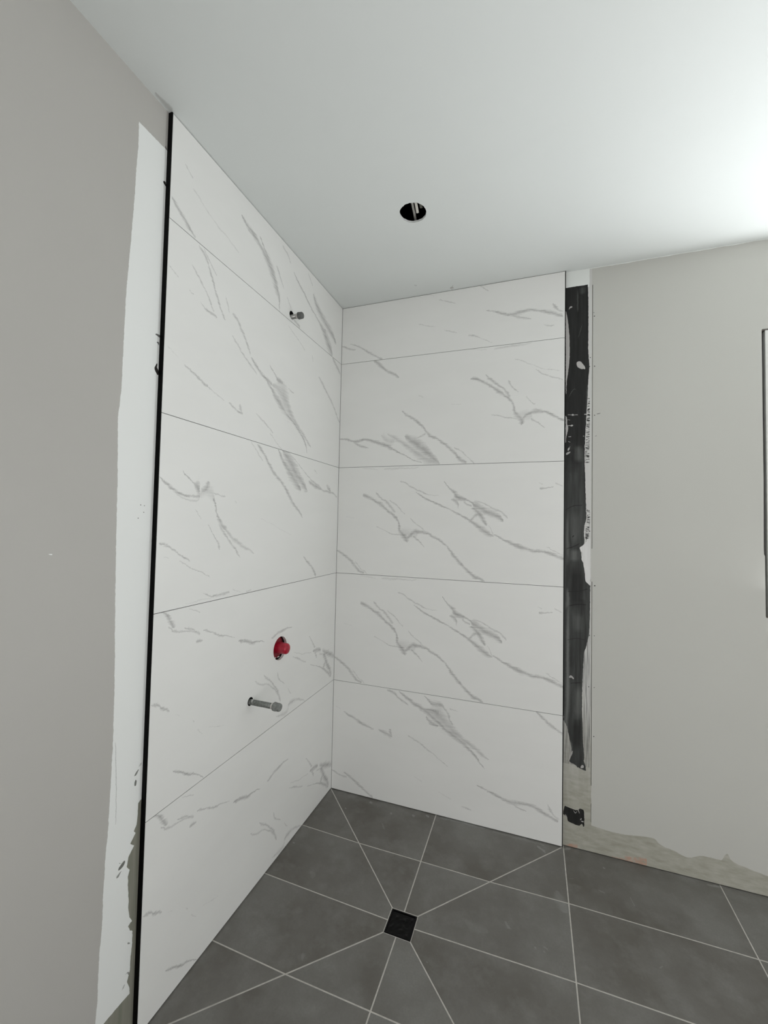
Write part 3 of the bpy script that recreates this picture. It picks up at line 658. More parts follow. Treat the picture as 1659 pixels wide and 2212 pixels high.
PAINT_DIM_A = (0.46, 0.45, 0.428)  # same wall paint, darkened here for the weaker light on the left
PAINT_DIM_B = (0.48, 0.47, 0.448)
PAINT_LIT_A = (0.525, 0.527, 0.495)  # same wall paint, lightened for the light on the back wall
PAINT_LIT_B = (0.545, 0.547, 0.515)
PRIMER = (0.82, 0.84, 0.83)


def panel_paint(name):
    """plaster panel of the back wall: grey paint, white primer strip, black membrane, bare board"""
    T = NT(name)
    v = T.pos()
    x, y, z = T.xyz(v)[:3]
    U0 = T.m('SUBTRACT', x, 1.1); V0 = T.m('MULTIPLY', z, 1 / 2.8)
    U = warp(T, v, 70, 0.006, U0, 0.0); V = warp(T, v, 70, 0.0022, V0, 7.0)
    col = T.mix(T.ramp(T.noise(v, 1.3, 2), 0.3, 0.7), PAINT_LIT_A, PAINT_LIT_B)
    Us = T.m('ADD', x, T.m('MULTIPLY', T.m('SUBTRACT', T.noise(v, 25, 4), 0.5), 0.006))
    strip = T.m('LESS_THAN', Us, 1.3165)
    col = T.mix(strip, col, (0.60, 0.60, 0.585))
    # ceiling white brushed down over the head of the strip and along the top of the wall
    hz = T.m('ADD', z, T.m('MULTIPLY', T.m('SUBTRACT', T.noise(v, 14, 3), 0.5), 0.010))
    top = T.m('MULTIPLY', T.m('GREATER_THAN', hz, 2.650), T.m('LESS_THAN', Us, 1.306))
    top = T.m('MAXIMUM', top, T.m('GREATER_THAN', hz, 2.7350))
    col = T.mix(top, col, (0.78, 0.81, 0.79))
    bare = T.m('MAXIMUM', T.field(U, V, STROKES['bare'], 60),
               T.m('MULTIPLY', T.m('SUBTRACT', 1.0, T.ramp(T.m('ADD', z, T.m('MULTIPLY', T.noise(T.mapping(v, scale=(30, 1, 4)), 1.0, 4), 0.5)), 0.5, 0.95)), T.m('LESS_THAN', Us, 1.321)))
    bn = T.noise(T.mapping(v, scale=(3, 1, 9)), 6, 4)
    col = T.mix(bare, col, T.mix(T.ramp(bn, 0.3, 0.7), (0.33, 0.325, 0.27), (0.45, 0.445, 0.395)))
    org = T.m('MULTIPLY', T.field(U, V, STROKES['orange'], 2), T.ramp(T.noise(v, 55, 4, 0.65), 0.3, 0.6))
    col = T.mix(org, col, (0.50, 0.27, 0.19))
    mem = T.field(U, V, STROKES['membrane'], 60)
    streak = T.noise(T.mapping(v, scale=(60, 1, 5)), 1.0, 4, 0.6)
    dense = T.mix(T.ramp(streak, 0.3, 0.75), (0.0095, 0.0095, 0.009), (0.024, 0.025, 0.024))
    thin = T.mix(T.ramp(streak, 0.3, 0.75), (0.024, 0.025, 0.024), (0.070, 0.074, 0.071))
    blob = T.field(U, V, STROKES['membrane_dark'], 1.5, ends=True)
    low = T.m('SUBTRACT', 1.0, T.ramp(T.m('ADD', z, T.m('MULTIPLY', T.noise(v, 12, 4), 0.3)), 1.86, 2.02))
    low = T.m('MULTIPLY', low, T.m('GREATER_THAN', z, 0.29))
    mcol = T.mix(T.m('MULTIPLY', low, T.m('SUBTRACT', 1.0, blob)), dense, thin)
    dk = T.m('SUBTRACT', T.field(U, V, STROKES['haze'], 1.1, ends=True), T.m('MULTIPLY', blob, 0.45), clamp=True)
    dk = T.m('MULTIPLY', dk, T.m('MULTIPLY_ADD', streak, 0.9, 0.35))
    mcol = T.mix(dk, mcol, (0.20, 0.21, 0.20))
    mcol = T.mix(T.field(U, V, STROKES['membrane_cracks'], 2), mcol, (0.012, 0.012, 0.012))
    # thin scrapes at the right edge where the membrane was dragged out to nothing
    col = T.mix(mem, col, mcol)
    sm = T.m('MULTIPLY', T.m('MULTIPLY', T.m('LESS_THAN', z, 1.25), T.m('GREATER_THAN', z, 0.38)),
             T.m('MULTIPLY', T.m('LESS_THAN', x, 1.316), T.m('SUBTRACT', 1.0, mem)))
    sm = T.m('MULTIPLY', sm, T.ramp(T.noise(T.mapping(v, scale=(260, 1, 5)), 1.0, 3), 0.42, 0.62))
    col = T.mix(T.m('MULTIPLY', sm, 0.75), col, (0.09, 0.095, 0.09))
    tn = T.noise(T.mapping(v, scale=(45, 1, 170)), 1.0, 3, 0.6)
    col = T.mix(T.m('MULTIPLY', T.field(U, V, STROKES['teeth'], 3), T.ramp(tn, 0.47, 0.55)), col, (0.05, 0.05, 0.048))
    col = T.mix(T.field(U, V, STROKES['spots'], 6), col, (0.47, 0.46, 0.45))
    col = T.mix(T.field(U, V, STROKES['dots'], 3), col, (0.05, 0.05, 0.048))
    col = T.mix(T.field(U, V, STROKES['filler'], 60), col, T.mix(T.ramp(streak, 0.35, 0.7), (0.66, 0.655, 0.65), (0.78, 0.78, 0.775)))
    grain = T.noise(v, 240, 2)
    return T.out(col, 0.6, 0.25, normal=T.bump(grain, 0.06, 0.001))


def stone(name):
    T = NT(name)
    v = T.pos()
    x, y, z = T.xyz(v)[:3]
    rnd = T.n('ShaderNodeObjectInfo').outputs['Random']
    comb = T.n('ShaderNodeCombineXYZ')
    T.put(comb.inputs[2], T.m('MULTIPLY', rnd, 7.0))
    add = T.n('ShaderNodeVectorMath', operation='ADD')
    T.put(add.inputs[0], v); T.put(add.inputs[1], comb.outputs[0])
    vv = add.outputs[0]
    big = T.noise(vv, 3.2, 5, 0.6)
    mid = T.noise(vv, 14, 5, 0.62)
    fine = T.noise(vv, 160, 3, 0.6)
    col = T.mix(T.ramp(big, 0.32, 0.68), (0.118, 0.110, 0.095), (0.198, 0.194, 0.182))
    col = T.mix(T.m('MULTIPLY', T.ramp(mid, 0.48, 0.72), 0.45), col, (0.24, 0.238, 0.226))
    col = T.mix(T.m('MULTIPLY', T.ramp(fine, 0.3, 0.7), 0.25), col, (0.108, 0.103, 0.093))
    U = T.m('MULTIPLY', warp(T, v, 40, 0.02, x, 0.0), 1 / 2.4)
    V = T.m('MULTIPLY', T.m('ADD', warp(T, v, 40, 0.02, y, 7.0), 1.5), 1 / 1.5)
    d = T.m('MULTIPLY', T.field(U, V, STROKES['dust'], 1.6), T.m('ADD', mid, 0.1))
    col = T.mix(d, col, (0.33, 0.34, 0.325))
    # pale cement haze left along the foot of the walls
    edge = T.m('MINIMUM', x, T.m('MULTIPLY', y, -1.0))
    eh = T.m('MULTIPLY', T.m('SUBTRACT', 1.0, T.ramp(edge, 0.0, 0.05)), T.ramp(T.noise(v, 11, 4), 0.48, 0.72))
    col = T.mix(T.m('MULTIPLY', eh, 0.5), col, (0.27, 0.275, 0.265))
    return T.out(col, T.m('MULTIPLY_ADD', mid, 0.2, 0.42), 0.35, normal=T.bump(fine, 0.05, 0.001))


M_WALL = wall_paint('painted_plaster_left')
M_PANEL = panel_paint('painted_plaster_back')


def ceiling_paint():
    T = NT('ceiling_paint')
    v = T.pos()
    x, y, z = T.xyz(v)[:3]
    n = T.noise(v, 2.0, 4)
    col = T.mix(T.ramp(n, 0.3, 0.7), (0.755, 0.785, 0.775), (0.77, 0.80, 0.79))
    U = warp(T, v, 50, 0.006, T.m('MULTIPLY', T.m('ADD', x, 0.2), 0.5), 0.0)
    V = warp(T, v, 50, 0.006, T.m('MULTIPLY', T.m('ADD', y, 1.6), 0.5), 7.0)
    col = T.mix(T.field(U, V, STROKES['ceiling_marks'], 1.5), col, (0.33, 0.32, 0.30))
    return T.out(col, 0.7, 0.2, normal=T.bump(T.noise(v, 220, 2), 0.05, 0.001))


M_CEIL = ceiling_paint()
M_STONE = stone('grey_stone_tile')
M_GROUT = plain('pale_grout', (0.52, 0.50, 0.465), 0.8, 0.2, var=0.12, scale=60)
M_TGROUT = plain('dark_wall_grout', (0.07, 0.07, 0.068), 0.8, 0.2)
M_TRIM = plain('black_anodised_trim', (0.002, 0.002, 0.002), 0.5, 0.05, var=0.15, scale=80)
M_RED = None
M_STEEL = None
M_CAP = None


def grey_pipe(name, a, b, rough=0.5, metal=0.35):
    T = NT(name)
    v = T.obj()
    n = T.noise(v, 110, 4, 0.65); n2 = T.noise(v, 45, 3)
    col = T.mix(T.ramp(n, 0.35, 0.65), a, b)
    col = T.mix(T.ramp(n2, 0.63, 0.70), col, (0.62, 0.62, 0.60))
    return T.out(col, rough, 0.45, metal, T.bump(n, 0.25, 0.0008))


M_PIPE = grey_pipe('dirty_grey_pipe', (0.10, 0.11, 0.10), (0.24, 0.25, 0.235), 0.5, 0.3)
M_BRASS = grey_pipe('dull_chrome_pipe', (0.22, 0.22, 0.21), (0.42, 0.42, 0.40), 0.35, 0.55)
M_CAP = plain('grey_plastic_cap', (0.20, 0.21, 0.20), 0.55, 0.4, var=0.25, scale=120, bump=0.1)
M_CAPD = plain('dark_grey_cap', (0.115, 0.12, 0.115), 0.45, 0.45, var=0.3, scale=140, bump=0.1)
M_TAPE = plain('white_thread_tape', (0.62, 0.60, 0.57), 0.7, 0.3, var=0.15, scale=200)
M_RED = plain('red_plastic', (0.36, 0.009, 0.028), 0.30, 0.5, var=0.22, scale=70, bump=0.12)
M_RED_SHADE = plain('red_plastic_shade', (0.19, 0.004, 0.013), 0.5, 0.35, var=0.3, scale=60)  # red darkened to carry the shade inside the hole
M_HOLE_SHADE = plain('hole_edge_shade', (0.012, 0.012, 0.0115), 0.6, 0.2)  # near black, puts the pipe hole shade into the tile edges
M_DARK = plain('cavity_shade', (0.02, 0.019, 0.018), 0.9, 0.1)  # near black stands in for shade inside holes and slots
M_VOID = plain('roof_void', (0.030, 0.014, 0.016), 0.95, 0.1, var=0.4, scale=14)
M_DRAIN = plain('black_drain_cover', (0.002, 0.002, 0.0022), 0.22, 0.14, var=0.3, scale=60)
M_CABLE = plain('grey_cable', (0.42, 0.41, 0.38), 0.55, 0.35, var=0.15, scale=60)
M_CABLEW = plain('pale_cable', (0.74, 0.72, 0.66), 0.5, 0.35, var=0.12, scale=60)
M_STRAP = plain('dull_green_grey_strap', (0.22, 0.215, 0.185), 0.6, 0.3, var=0.2, scale=60)
M_JAMB = plain('white_window_lining', (0.72, 0.73, 0.71), 0.5, 0.35, var=0.03, scale=10)
M_STUD = plain('brown_grey_stud', (0.20, 0.178, 0.16), 0.8, 0.2, var=0.35, scale=35)
M_FRAME = plain('white_window_frame', (0.75, 0.76, 0.76), 0.35, 0.45, var=0.02)

# ------------------------------------------------------------------ room shell
D = 0.0135                                        # tile and adhesive thickness in front of the plaster
SH = [(-0.5225, 2.4395, 0.0185), (-0.538, 0.9245, 0.051), (-0.736, 0.7685, 0.0165)]   # holes in the left wall: y, z, radius

bm = bmesh.new()
outer = rect(FRONT - 0.1, D, -0.06, H + 0.02)
add_plate(bm, outer, [ring(y, z, r + 0.004, 36) for y, z, r in SH], lambda a, b: (-D, a, b), (-0.075, 0, 0))
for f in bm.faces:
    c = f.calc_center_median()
    if c.x < -D - 0.001 and any((c.y - y) ** 2 + (c.z - z) ** 2 < (r + 0.012) ** 2 for y, z, r in SH): f.material_index = 1  # inner sides of the holes painted dark as shade
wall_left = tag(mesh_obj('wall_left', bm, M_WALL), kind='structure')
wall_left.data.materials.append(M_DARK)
cav = box('cavity_shade', -0.19, -0.0887, FRONT - 0.1, D, -0.06, H + 0.02, M_DARK, wall_left)

# back wall: solid part with the window opening, plaster panel in front of it
bm = bmesh.new()
add_plate(bm, rect(-0.19, RIGHT + 0.12, -0.06, H + 0.02), [rect(WX0 + 0.004, WX1 - 0.004, WZ0 + 0.004, WZ1 - 0.004)],
          lambda a, b: (a, 0.0255, b), (0, 0.13, 0))
wall_back = tag(mesh_obj('wall_back', bm, M_STUD), kind='structure')
win = [(WX0 + 0.0035, WZ0), (WX1, WZ0), (WX1, WZ1), (WX0 + 0.001, WZ1), (WX0 - 0.0005, WZ1 - 0.008),
       (WX0, 2.0), (WX0 + 0.0008, 1.7), (WX0 - 0.001, 1.42), (WX0 - 0.0005, 1.392), (WX0 + 0.0025, 1.383), (WX0 + 0.0028, 1.30)]
slots = [rect(1.3196, 1.3217, 1.39, 2.655), rect(1.3196, 1.3217, 0.30, 1.236), rect(1.3200, 1.3212, 0.135, 0.22)]
bm = bmesh.new()
add_plate(bm, rect(-D, RIGHT, 0.004, H), [win] + slots, lambda a, b: (a, D, b), (0, 0.012, 0))
panel = mesh_obj('plaster_panel', bm, M_PANEL, wall_back)
box('slot_shade', 1.312, 1.330, 0.0250, 0.0254, 0.10, 2.68, M_DARK, wall_back)  # added dark sheet behind the slots, deepens their shade

wall_right = tag(box('wall_right', RIGHT, RIGHT + 0.12, FRONT - 0.1, 0.14, -0.06, H + 0.02,
                     plain('painted_plaster_right', PAINT_DIM_B, 0.62, 0.25, var=0.02, scale=2)), kind='structure')
bm = bmesh.new()
add_plate(bm, rect(-0.19, RIGHT + 0.12, -0.06, H + 0.02), [], lambda a, b: (a, FRONT, b), (0, -0.12, 0))
wall_front = tag(mesh_obj('wall_front', bm, plain('painted_plaster_front', PAINT_DIM_B, 0.62, 0.25, var=0.02, scale=2)), kind='structure')

# ceiling board with the round hole cut for a downlight, roof void above it
HX, HY, HR = 0.5925, -0.584, 0.0535
bm = bmesh.new()
add_plate(bm, rect(-0.19, RIGHT + 0.12, FRONT - 0.12, 0.155), [ring(HX, HY, HR, 48, 0.0012, 3)], lambda a, b: (a, b, H), (0, 0, 0.0085))
ceiling = tag(mesh_obj('ceiling', bm, M_CEIL), kind='structure')
bm = bmesh.new()
vx0, vx1, vy0, vy1, vz0, vz1 = -0.15, 1.35, -1.3, 0.12, H + 0.0085, H + 0.36
p = [bm.verts.new(c) for c in ((vx0, vy0, vz0), (vx1, vy0, vz0), (vx1, vy1, vz0), (vx0, vy1, vz0),
                               (vx0, vy0, vz1), (vx1, vy0, vz1), (vx1, vy1, vz1), (vx0, vy1, vz1))]
for f in ((0, 1, 5, 4), (1, 2, 6, 5), (2, 3, 7, 6), (3, 0, 4, 7), (4, 5, 6, 7)):
    bm.faces.new([p[i] for i in f])
void = mesh_obj('roof_void', bm, M_VOID, ceiling)

# ------------------------------------------------------------------ wall tiles
S = 0.602
GAP = 0.001


def wall_tile(row, key, side, holes):
    z0 = 0.004 if row == 0 else S * row + GAP
    z1 = H - 0.0022 if row == 4 else S * (row + 1) - GAP
    bm = bmesh.new()
    if side == 'back':
        a0, a1 = 0.0016, 1.1968
    else:
        a0, a1 = 0.0015, 1.1994
    zz = S * row
    add_plate(bm, rect(a0, a1, z0 - zz, z1 - zz), [ring(y + 1.2, z - zz, r, 40) for y, z, r in holes],
              lambda a, b: (a, 0, b), (0, D - 0.001, 0))
    o = mesh_obj('wall_tile', bm, marble(key) if key not in MARBLE else MARBLE[key], wall_back if side == 'back' else wall_left)
    MARBLE[key] = o.data.materials[0]
    o.data.materials.append(M_HOLE_SHADE)
    for p in o.data.polygons:                       # cut edges of the small pipe holes painted black as hole shade
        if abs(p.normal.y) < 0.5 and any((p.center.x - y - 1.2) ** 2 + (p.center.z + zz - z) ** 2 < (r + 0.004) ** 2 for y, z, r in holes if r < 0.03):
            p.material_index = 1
    j = random.uniform(-0.00015, 0.00015)
    if side == 'back':
        o.location = (0, j, zz)
    else:
        o.location = (j, -1.2, zz); o.rotation_euler = (0, 0, math.pi / 2)
    return o


MARBLE = {}
for row, key in enumerate(('C', 'B', 'B', 'A', 'T')):
    if row == 2:
        pass
    wall_tile(row, key, 'back', [])
for row, key in enumerate(('G', 'G', 'F', 'E', 'D')):
    hs = {4: [SH[0]], 1: [SH[1], SH[2]]}.get(row, [])
    wall_tile(row, key, 'left', hs)

bm = bmesh.new()
for k in range(1, 5):
    add_box(bm, 0.0016, 1.1968, 0.0016, D - 0.0012, S * k - GAP - 0.0003, S * k + GAP + 0.0003)
add_box(bm, 0.0016, 1.1968, 0.0016, D - 0.0012, H - 0.0023, H - 0.0001)  # not a joint: dark strip painted as the shadow gap under the ceiling
add_box(bm, -0.0008, 0.0018, 0.0003, D - 0.0012, 0.004, H - 0.0001)
mesh_obj('grout', bm, M_TGROUT, wall_back)
bm = bmesh.new()
for k in range(1, 5):
    add_box(bm, -D + 0.0012, -0.0016, -1.1985, -0.0006, S * k - GAP - 0.0003, S * k + GAP + 0.0003)
add_box(bm, -D + 0.0012, -0.0016, -1.1985, -0.0006, H - 0.0023, H - 0.0001)  # dark strip again, shade of the ceiling gap put into colour
mesh_obj('grout', bm, M_TGROUT, wall_left)

# black edge trims: front lip and return that covers the cut tile edge
bm = bmesh.new()
add_box(bm, -D, 0.0008, -1.2036, -1.2008, 0.001, H - 0.0005)
add_box(bm, -0.0020, 0.0008, -1.2010, -1.2004, 0.001, H - 0.0005)
trim = tag(mesh_obj('trim_1', bm, M_TRIM), kind='structure')
bm = bmesh.new()
add_box(bm, 1.1975, 1.2005, -0.0008, D, 0.001, H - 0.0005)
trim2 = tag(mesh_obj('trim_2', bm, M_TRIM), kind='structure')

# ------------------------------------------------------------------ floor
FALL = 0.012
CX, CY, HALF = 0.6017, -0.6002, 0.0485            # drain
XJ = [0.0, 0.5995, 1.2035, 1.8115, 2.4195, 3.0275, RIGHT + 0.02]
YJ = [0.0] + [-0.3005 * k for k in range(1, 12)]
SX1, SY1 = 1.2035, -1.202                          # shower area
DH = HALF + 0.0025


def clip(poly, nx, ny, c):
    """keep the side nx*x + ny*y <= c"""
    out = []
    for i in range(len(poly)):
        a, b = poly[i], poly[(i + 1) % len(poly)]
        da = nx * a[0] + ny * a[1] - c; db = nx * b[0] + ny * b[1] - c
        if da <= 1e-9: out.append(a)
        if (da < -1e-9 and db > 1e-9) or (da > 1e-9 and db < -1e-9):
            t = da / (da - db)
            out.append((a[0] + t * (b[0] - a[0]), a[1] + t * (b[1] - a[1])))
    return out


def inset(poly, d):
    """shrink a convex counter-clockwise polygon by d"""
    out = poly
    n = len(poly)
    for i in range(n):
        (x0, y0), (x1, y1) = poly[i], poly[(i + 1) % n]
        l = math.hypot(x1 - x0, y1 - y0)
        if l < 1e-6: continue
        nx, ny = (y1 - y0) / l, -(x1 - x0) / l      # outward
        out = clip(out, nx, ny, nx * x0 + ny * y0 - d)
        if len(out) < 3: return []
    return out


def area2(p):
    return sum(p[i][0] * p[(i + 1) % len(p)][1] - p[(i + 1) % len(p)][0] * p[i][1] for i in range(len(p)))


UND = 0.0075                                        # the floor tiles run on under the wall tiles
cor = [(0, 0), (SX1, 0), (SX1, SY1), (0, SY1)]      # shower corners: back left, back right, front right, front left
dr = [(CX - DH, CY + DH), (CX + DH, CY + DH), (CX + DH, CY - DH), (CX - DH, CY - DH)]
sectors = []
for i in range(4):
    j = (i + 1) % 4
    q = [(cor[i][0] - UND * (i in (0, 3)), cor[i][1] + UND * (i in (0, 1))), (cor[j][0] - UND * (j in (0, 3)), cor[j][1] + UND * (j in (0, 1))), dr[j], dr[i]]
    if area2(q) < 0: q = q[::-1]
    sectors.append(q)


def fall_z(i):
    """height function of sector i: level at the wall side, lowest at the drain"""
    if i == 0: return lambda x, y: -FALL * (-y) / (-dr[0][1])
    if i == 1: return lambda x, y: -FALL * (SX1 - x) / (SX1 - dr[1][0])
    if i == 2: return lambda x, y: -FALL * (y - SY1) / (dr[2][1] - SY1)
    return lambda x, y: -FALL * x / dr[0][0]


# grout bed and slab
bm = bmesh.new()
GD = -0.0011
vc = [bm.verts.new((x, y, GD)) for x, y in cor]
vd = [bm.verts.new((x, y, GD - FALL)) for x, y in dr]
vp = [bm.verts.new((x, y, -0.05)) for x, y in dr]
for i in range(4):
    j = (i + 1) % 4
    bm.faces.new((vc[i], vc[j], vd[j], vd[i]))
    bm.faces.new((vd[i], vd[j], vp[j], vp[i]))
bm.faces.new(vp)
o1 = [bm.verts.new((x, y, GD)) for x, y in ((-D, 0.03), (SX1, 0.03), (RIGHT, 0.03), (RIGHT, 0), (RIGHT, SY1), (RIGHT, FRONT), (SX1, FRONT), (0, FRONT), (-D, FRONT), (-D, SY1), (-D, 0))]
bm.faces.new((o1[10], vc[0], vc[1], o1[1], o1[0]))
bm.faces.new((vc[1], o1[3], o1[2], o1[1]))
bm.faces.new((vc[1], vc[2], o1[4], o1[3]))
bm.faces.new((vc[2], o1[6], o1[5], o1[4]))
bm.faces.new((vc[3], o1[7], o1[6], vc[2]))
bm.faces.new((o1[9], o1[8], o1[7], vc[3]))
bm.faces.new((o1[10], o1[9], vc[3], vc[0]))
bmesh.ops.recalc_face_normals(bm, faces=bm.faces)
floor = tag(mesh_obj('floor', bm, M_GROUT), kind='structure')
JW = 0.0024                                        # half a joint


def floor_tile(poly, zf):
    if area2(poly) < 0: poly = poly[::-1]
    p0 = inset(poly, JW)
    if len(p0) < 3 or abs(area2(p0)) < 2e-4: return
    p1 = inset(poly, JW + 0.0007)
    if len(p1) != len(p0): return
    cx = sum(a for a, b in p0) / len(p0); cy = sum(b for a, b in p0) / len(p0)
    cz = zf(cx, cy)
    dz = random.uniform(-0.00015, 0.00015)
    bm = bmesh.new()
    lo = [bm.verts.new((a - cx, b - cy, zf(a, b) - cz - 0.008)) for a, b in p0]
    mi = [bm.verts.new((a - cx, b - cy, zf(a, b) - cz - 0.0006 + dz)) for a, b in p0]
    hi = [bm.verts.new((a - cx, b - cy, zf(a, b) - cz + dz)) for a, b in p1]
    n = len(lo)
    for i in range(n):
        j = (i + 1) % n
        bm.faces.new((lo[i], lo[j], mi[j], mi[i])); bm.faces.new((mi[i], mi[j], hi[j], hi[i]))
    bm.faces.new(hi); bm.faces.new(lo[::-1])
    o = mesh_obj('floor_tile', bm, M_STONE, floor)
    o.location = (cx, cy, cz)


for i in range(len(XJ) - 1):
    for j in range(len(YJ) - 1):
        cell = [(XJ[i], YJ[j + 1]), (XJ[i + 1], YJ[j + 1]), (XJ[i + 1], YJ[j]), (XJ[i], YJ[j])]
        if i >= 2 and j == 0: cell[2] = (XJ[i + 1], D + 0.008); cell[3] = (XJ[i], D + 0.008)
        if i <= 1 and j == 0: cell[2] = (XJ[i + 1], UND); cell[3] = (XJ[i], UND)
        if i == 0: cell[0] = (-UND, cell[0][1]); cell[3] = (-UND, cell[3][1])
        if XJ[i + 1] <= SX1 + 1e-6 and YJ[j + 1] >= SY1 - 1e-3:
            for s in range(4):
                q = sectors[s]; pc = cell
                for k in range(4):
                    (x0, y0), (x1, y1) = q[k], q[(k + 1) % 4]
                    l = math.hypot(x1 - x0, y1 - y0)
                    nx, ny = (y1 - y0) / l, -(x1 - x0) / l
                    pc = clip(pc, nx, ny, nx * x0 + ny * y0)
                    if len(pc) < 3: break
                if len(pc) >= 3: floor_tile(pc, fall_z(s))
        else:
            floor_tile(cell, lambda x, y: 0.0)

# ------------------------------------------------------------------ floor drain
zt = -FALL
drain = tag(empty('floor_drain', (CX, CY, zt - 0.03)),
            'small square black floor drain where the grey shower tiles meet', 'drain')
bm = bmesh.new()
hb = HALF
add_plate(bm, rect(-hb, hb, -hb, hb), [rect(-hb + 0.004, hb - 0.004, -hb + 0.004, hb - 0.004)], lambda a, b: (a, b, 0.0295), (0, 0, -0.03))
mesh_obj('drain_frame', bm, M_DRAIN, drain)
bm = bmesh.new()
N = 22
rr = random.Random(5)
hh = hb - 0.0045
bumps = [(rr.uniform(-hh, hh) * 0.85, rr.uniform(-hh, hh) * 0.85, rr.uniform(0.003, 0.006), rr.uniform(-0.0012, 0.0022), rr.uniform(0, 3.1)) for _ in range(40)]
g = [[None] * (N + 1) for _ in range(N + 1)]
for a in range(N + 1):
    for b in range(N + 1):
        x = -hh + 2 * hh * a / N; y = -hh + 2 * hh * b / N; z = 0.0272
        for bx, by, br, bz, an in bumps:
            u = (x - bx) * math.cos(an) + (y - by) * math.sin(an); w = -(x - bx) * math.sin(an) + (y - by) * math.cos(an)
            z += bz * math.exp(-(u * u / (br * br * 4) + w * w / (br * br)) * 1.5)
        g[a][b] = bm.verts.new((x, y, min(z, 0.0305)))
for a in range(N):
    for b in range(N):
        bm.faces.new((g[a][b], g[a + 1][b], g[a + 1][b + 1], g[a][b + 1]))
bl = [bm.verts.new((x, y, 0.0)) for x, y in ((-hh, -hh), (hh, -hh), (hh, hh), (-hh, hh))]
es = [[g[a][0] for a in range(N + 1)], [g[N][b] for b in range(N + 1)], [g[a][N] for a in range(N, -1, -1)], [g[0][b] for b in range(N, -1, -1)]]
for k in range(4):
    bm.faces.new([bl[k]] + es[k] + [bl[(k + 1) % 4]])
bm.faces.new(bl[::-1])
mesh_obj('drain_cover', bm, M_DRAIN, drain, smooth=False)

# ------------------------------------------------------------------ capped pipe for the shower head
sy, sz = -0.517, 2.4345
shower = tag(empty('shower_pipe', (-0.06, sy, sz)), 'short grey capped pipe stub high on the left tiled wall near the ceiling', 'pipe')
bm = bmesh.new(); lathe_x(bm, [(-0.02, 0), (-0.02, 0.0103), (0.0865, 0.0103), (0.0865, 0)])
mesh_obj('pipe', bm, M_BRASS, shower, True)
bm = bmesh.new(); lathe_x(bm, [(0.083, 0.0), (0.083, 0.0112), (0.092, 0.0118), (0.0925, 0)])
tag(mesh_obj('thread_tape', bm, M_TAPE, shower, True), 'pale thread tape')
bm = bmesh.new(); lathe_x(bm, [(0.0915, 0), (0.0915, 0.0145), (0.093, 0.0158), (0.098, 0.0158), (0.100, 0.0140), (0.1015, 0.0140), (0.103, 0.0152), (0.112, 0.0146), (0.115, 0.0118), (0.1155, 0)])
tag(mesh_obj('end_cap', bm, M_CAPD, shower, True), 'dark ribbed end cap')

# ------------------------------------------------------------------ capped pipe for the bath spout, lower
py, pz = -0.7355, 0.7665
spout = tag(empty('spout_pipe', (-0.06, py, pz)), 'long dirty grey capped pipe stub sticking out below the red cap', 'pipe')
bm = bmesh.new(); lathe_x(bm, [(-0.02, 0), (-0.02, 0.0108), (0.166, 0.0108), (0.166, 0)])
mesh_obj('pipe', bm, M_PIPE, spout, True)
bm = bmesh.new(); lathe_x(bm, [(0.160, 0), (0.160, 0.0118), (0.167, 0.0124), (0.169, 0.0116), (0.169, 0)])
tag(mesh_obj('thread_tape', bm, M_TAPE, spout, True), 'pale thread tape')
bm = bmesh.new(); lathe_x(bm, [(0.1685, 0), (0.1685, 0.0150), (0.171, 0.0166), (0.180, 0.0166), (0.183, 0.0155), (0.193, 0.0158), (0.199, 0.0140), (0.2005, 0.011), (0.2010, 0)], n=10)
tag(mesh_obj('end_cap', bm, M_CAP, spout), 'light grey faceted end cap')

# ------------------------------------------------------------------ mixer body with its red protective cap
mx, my, mz = -0.085, -0.540, 0.9265
mixer = tag(empty('mixer_valve', (mx, my, mz)), 'red plastic mixer cover in a round hole cut through the white tile', 'valve')
bm = bmesh.new()
lathe_x(bm, [(0.0, 0), (0.0, 0.0503), (0.062, 0.0503), (0.0675, 0.0485), (0.070, 0.043), (0.0715, 0.032), (0.072, 0)], n=40)
tag(mesh_obj('valve_body', bm, M_RED_SHADE, mixer, True), 'red body sunk in the hole, shade in its colour')
bm = bmesh.new()
lathe_x(bm, [(0.066, 0), (0.066, 0.0262), (0.075, 0.0248), (0.110, 0.0243), (0.119, 0.0235), (0.1245, 0.0205), (0.1275, 0.0150), (0.129, 0.008), (0.1295, 0)], n=40)
tag(mesh_obj('protective_cap', bm, M_RED, mixer, True), 'bright red cap with rounded end')
bm = bmesh.new()
add_box(bm, 0.066, 0.0735, -0.026, -0.012, -0.0435, -0.0385)
add_box(bm, 0.066, 0.0725, 0.004, 0.016, -0.0455, -0.0415)
mesh_obj('fixing_lug', bm, M_TAPE, mixer)


# ------------------------------------------------------------------ cables in the ceiling hole
def ribbon(name, path, width, thick, mat, parent):
    """flat cable along a path of points in x, y, z"""
    bm = bmesh.new()
    rows = []
    for i, p in enumerate(path):
        p = Vector(p)
        t = (Vector(path[min(i + 1, len(path) - 1)]) - Vector(path[max(i - 1, 0)])).normalized()
        s = t.cross(Vector((0, 0, 1)))
        if s.length < 1e-4: s = Vector((1, 0, 0))
        s.normalize(); u = s.cross(t).normalized()
        rows.append([bm.verts.new(p + s * (width / 2 * math.cos(a)) + u * (thick / 2 * math.sin(a))) for a in [k * math.pi / 5 for k in range(10)]])
    for a, b in zip(rows, rows[1:]):
        for k in range(10):
            bm.faces.new((a[k], a[(k + 1) % 10], b[(k + 1) % 10], b[k]))
    bm.faces.new(rows[0]); bm.faces.new(rows[-1][::-1])
    return mesh_obj(name, bm, mat, parent, True)


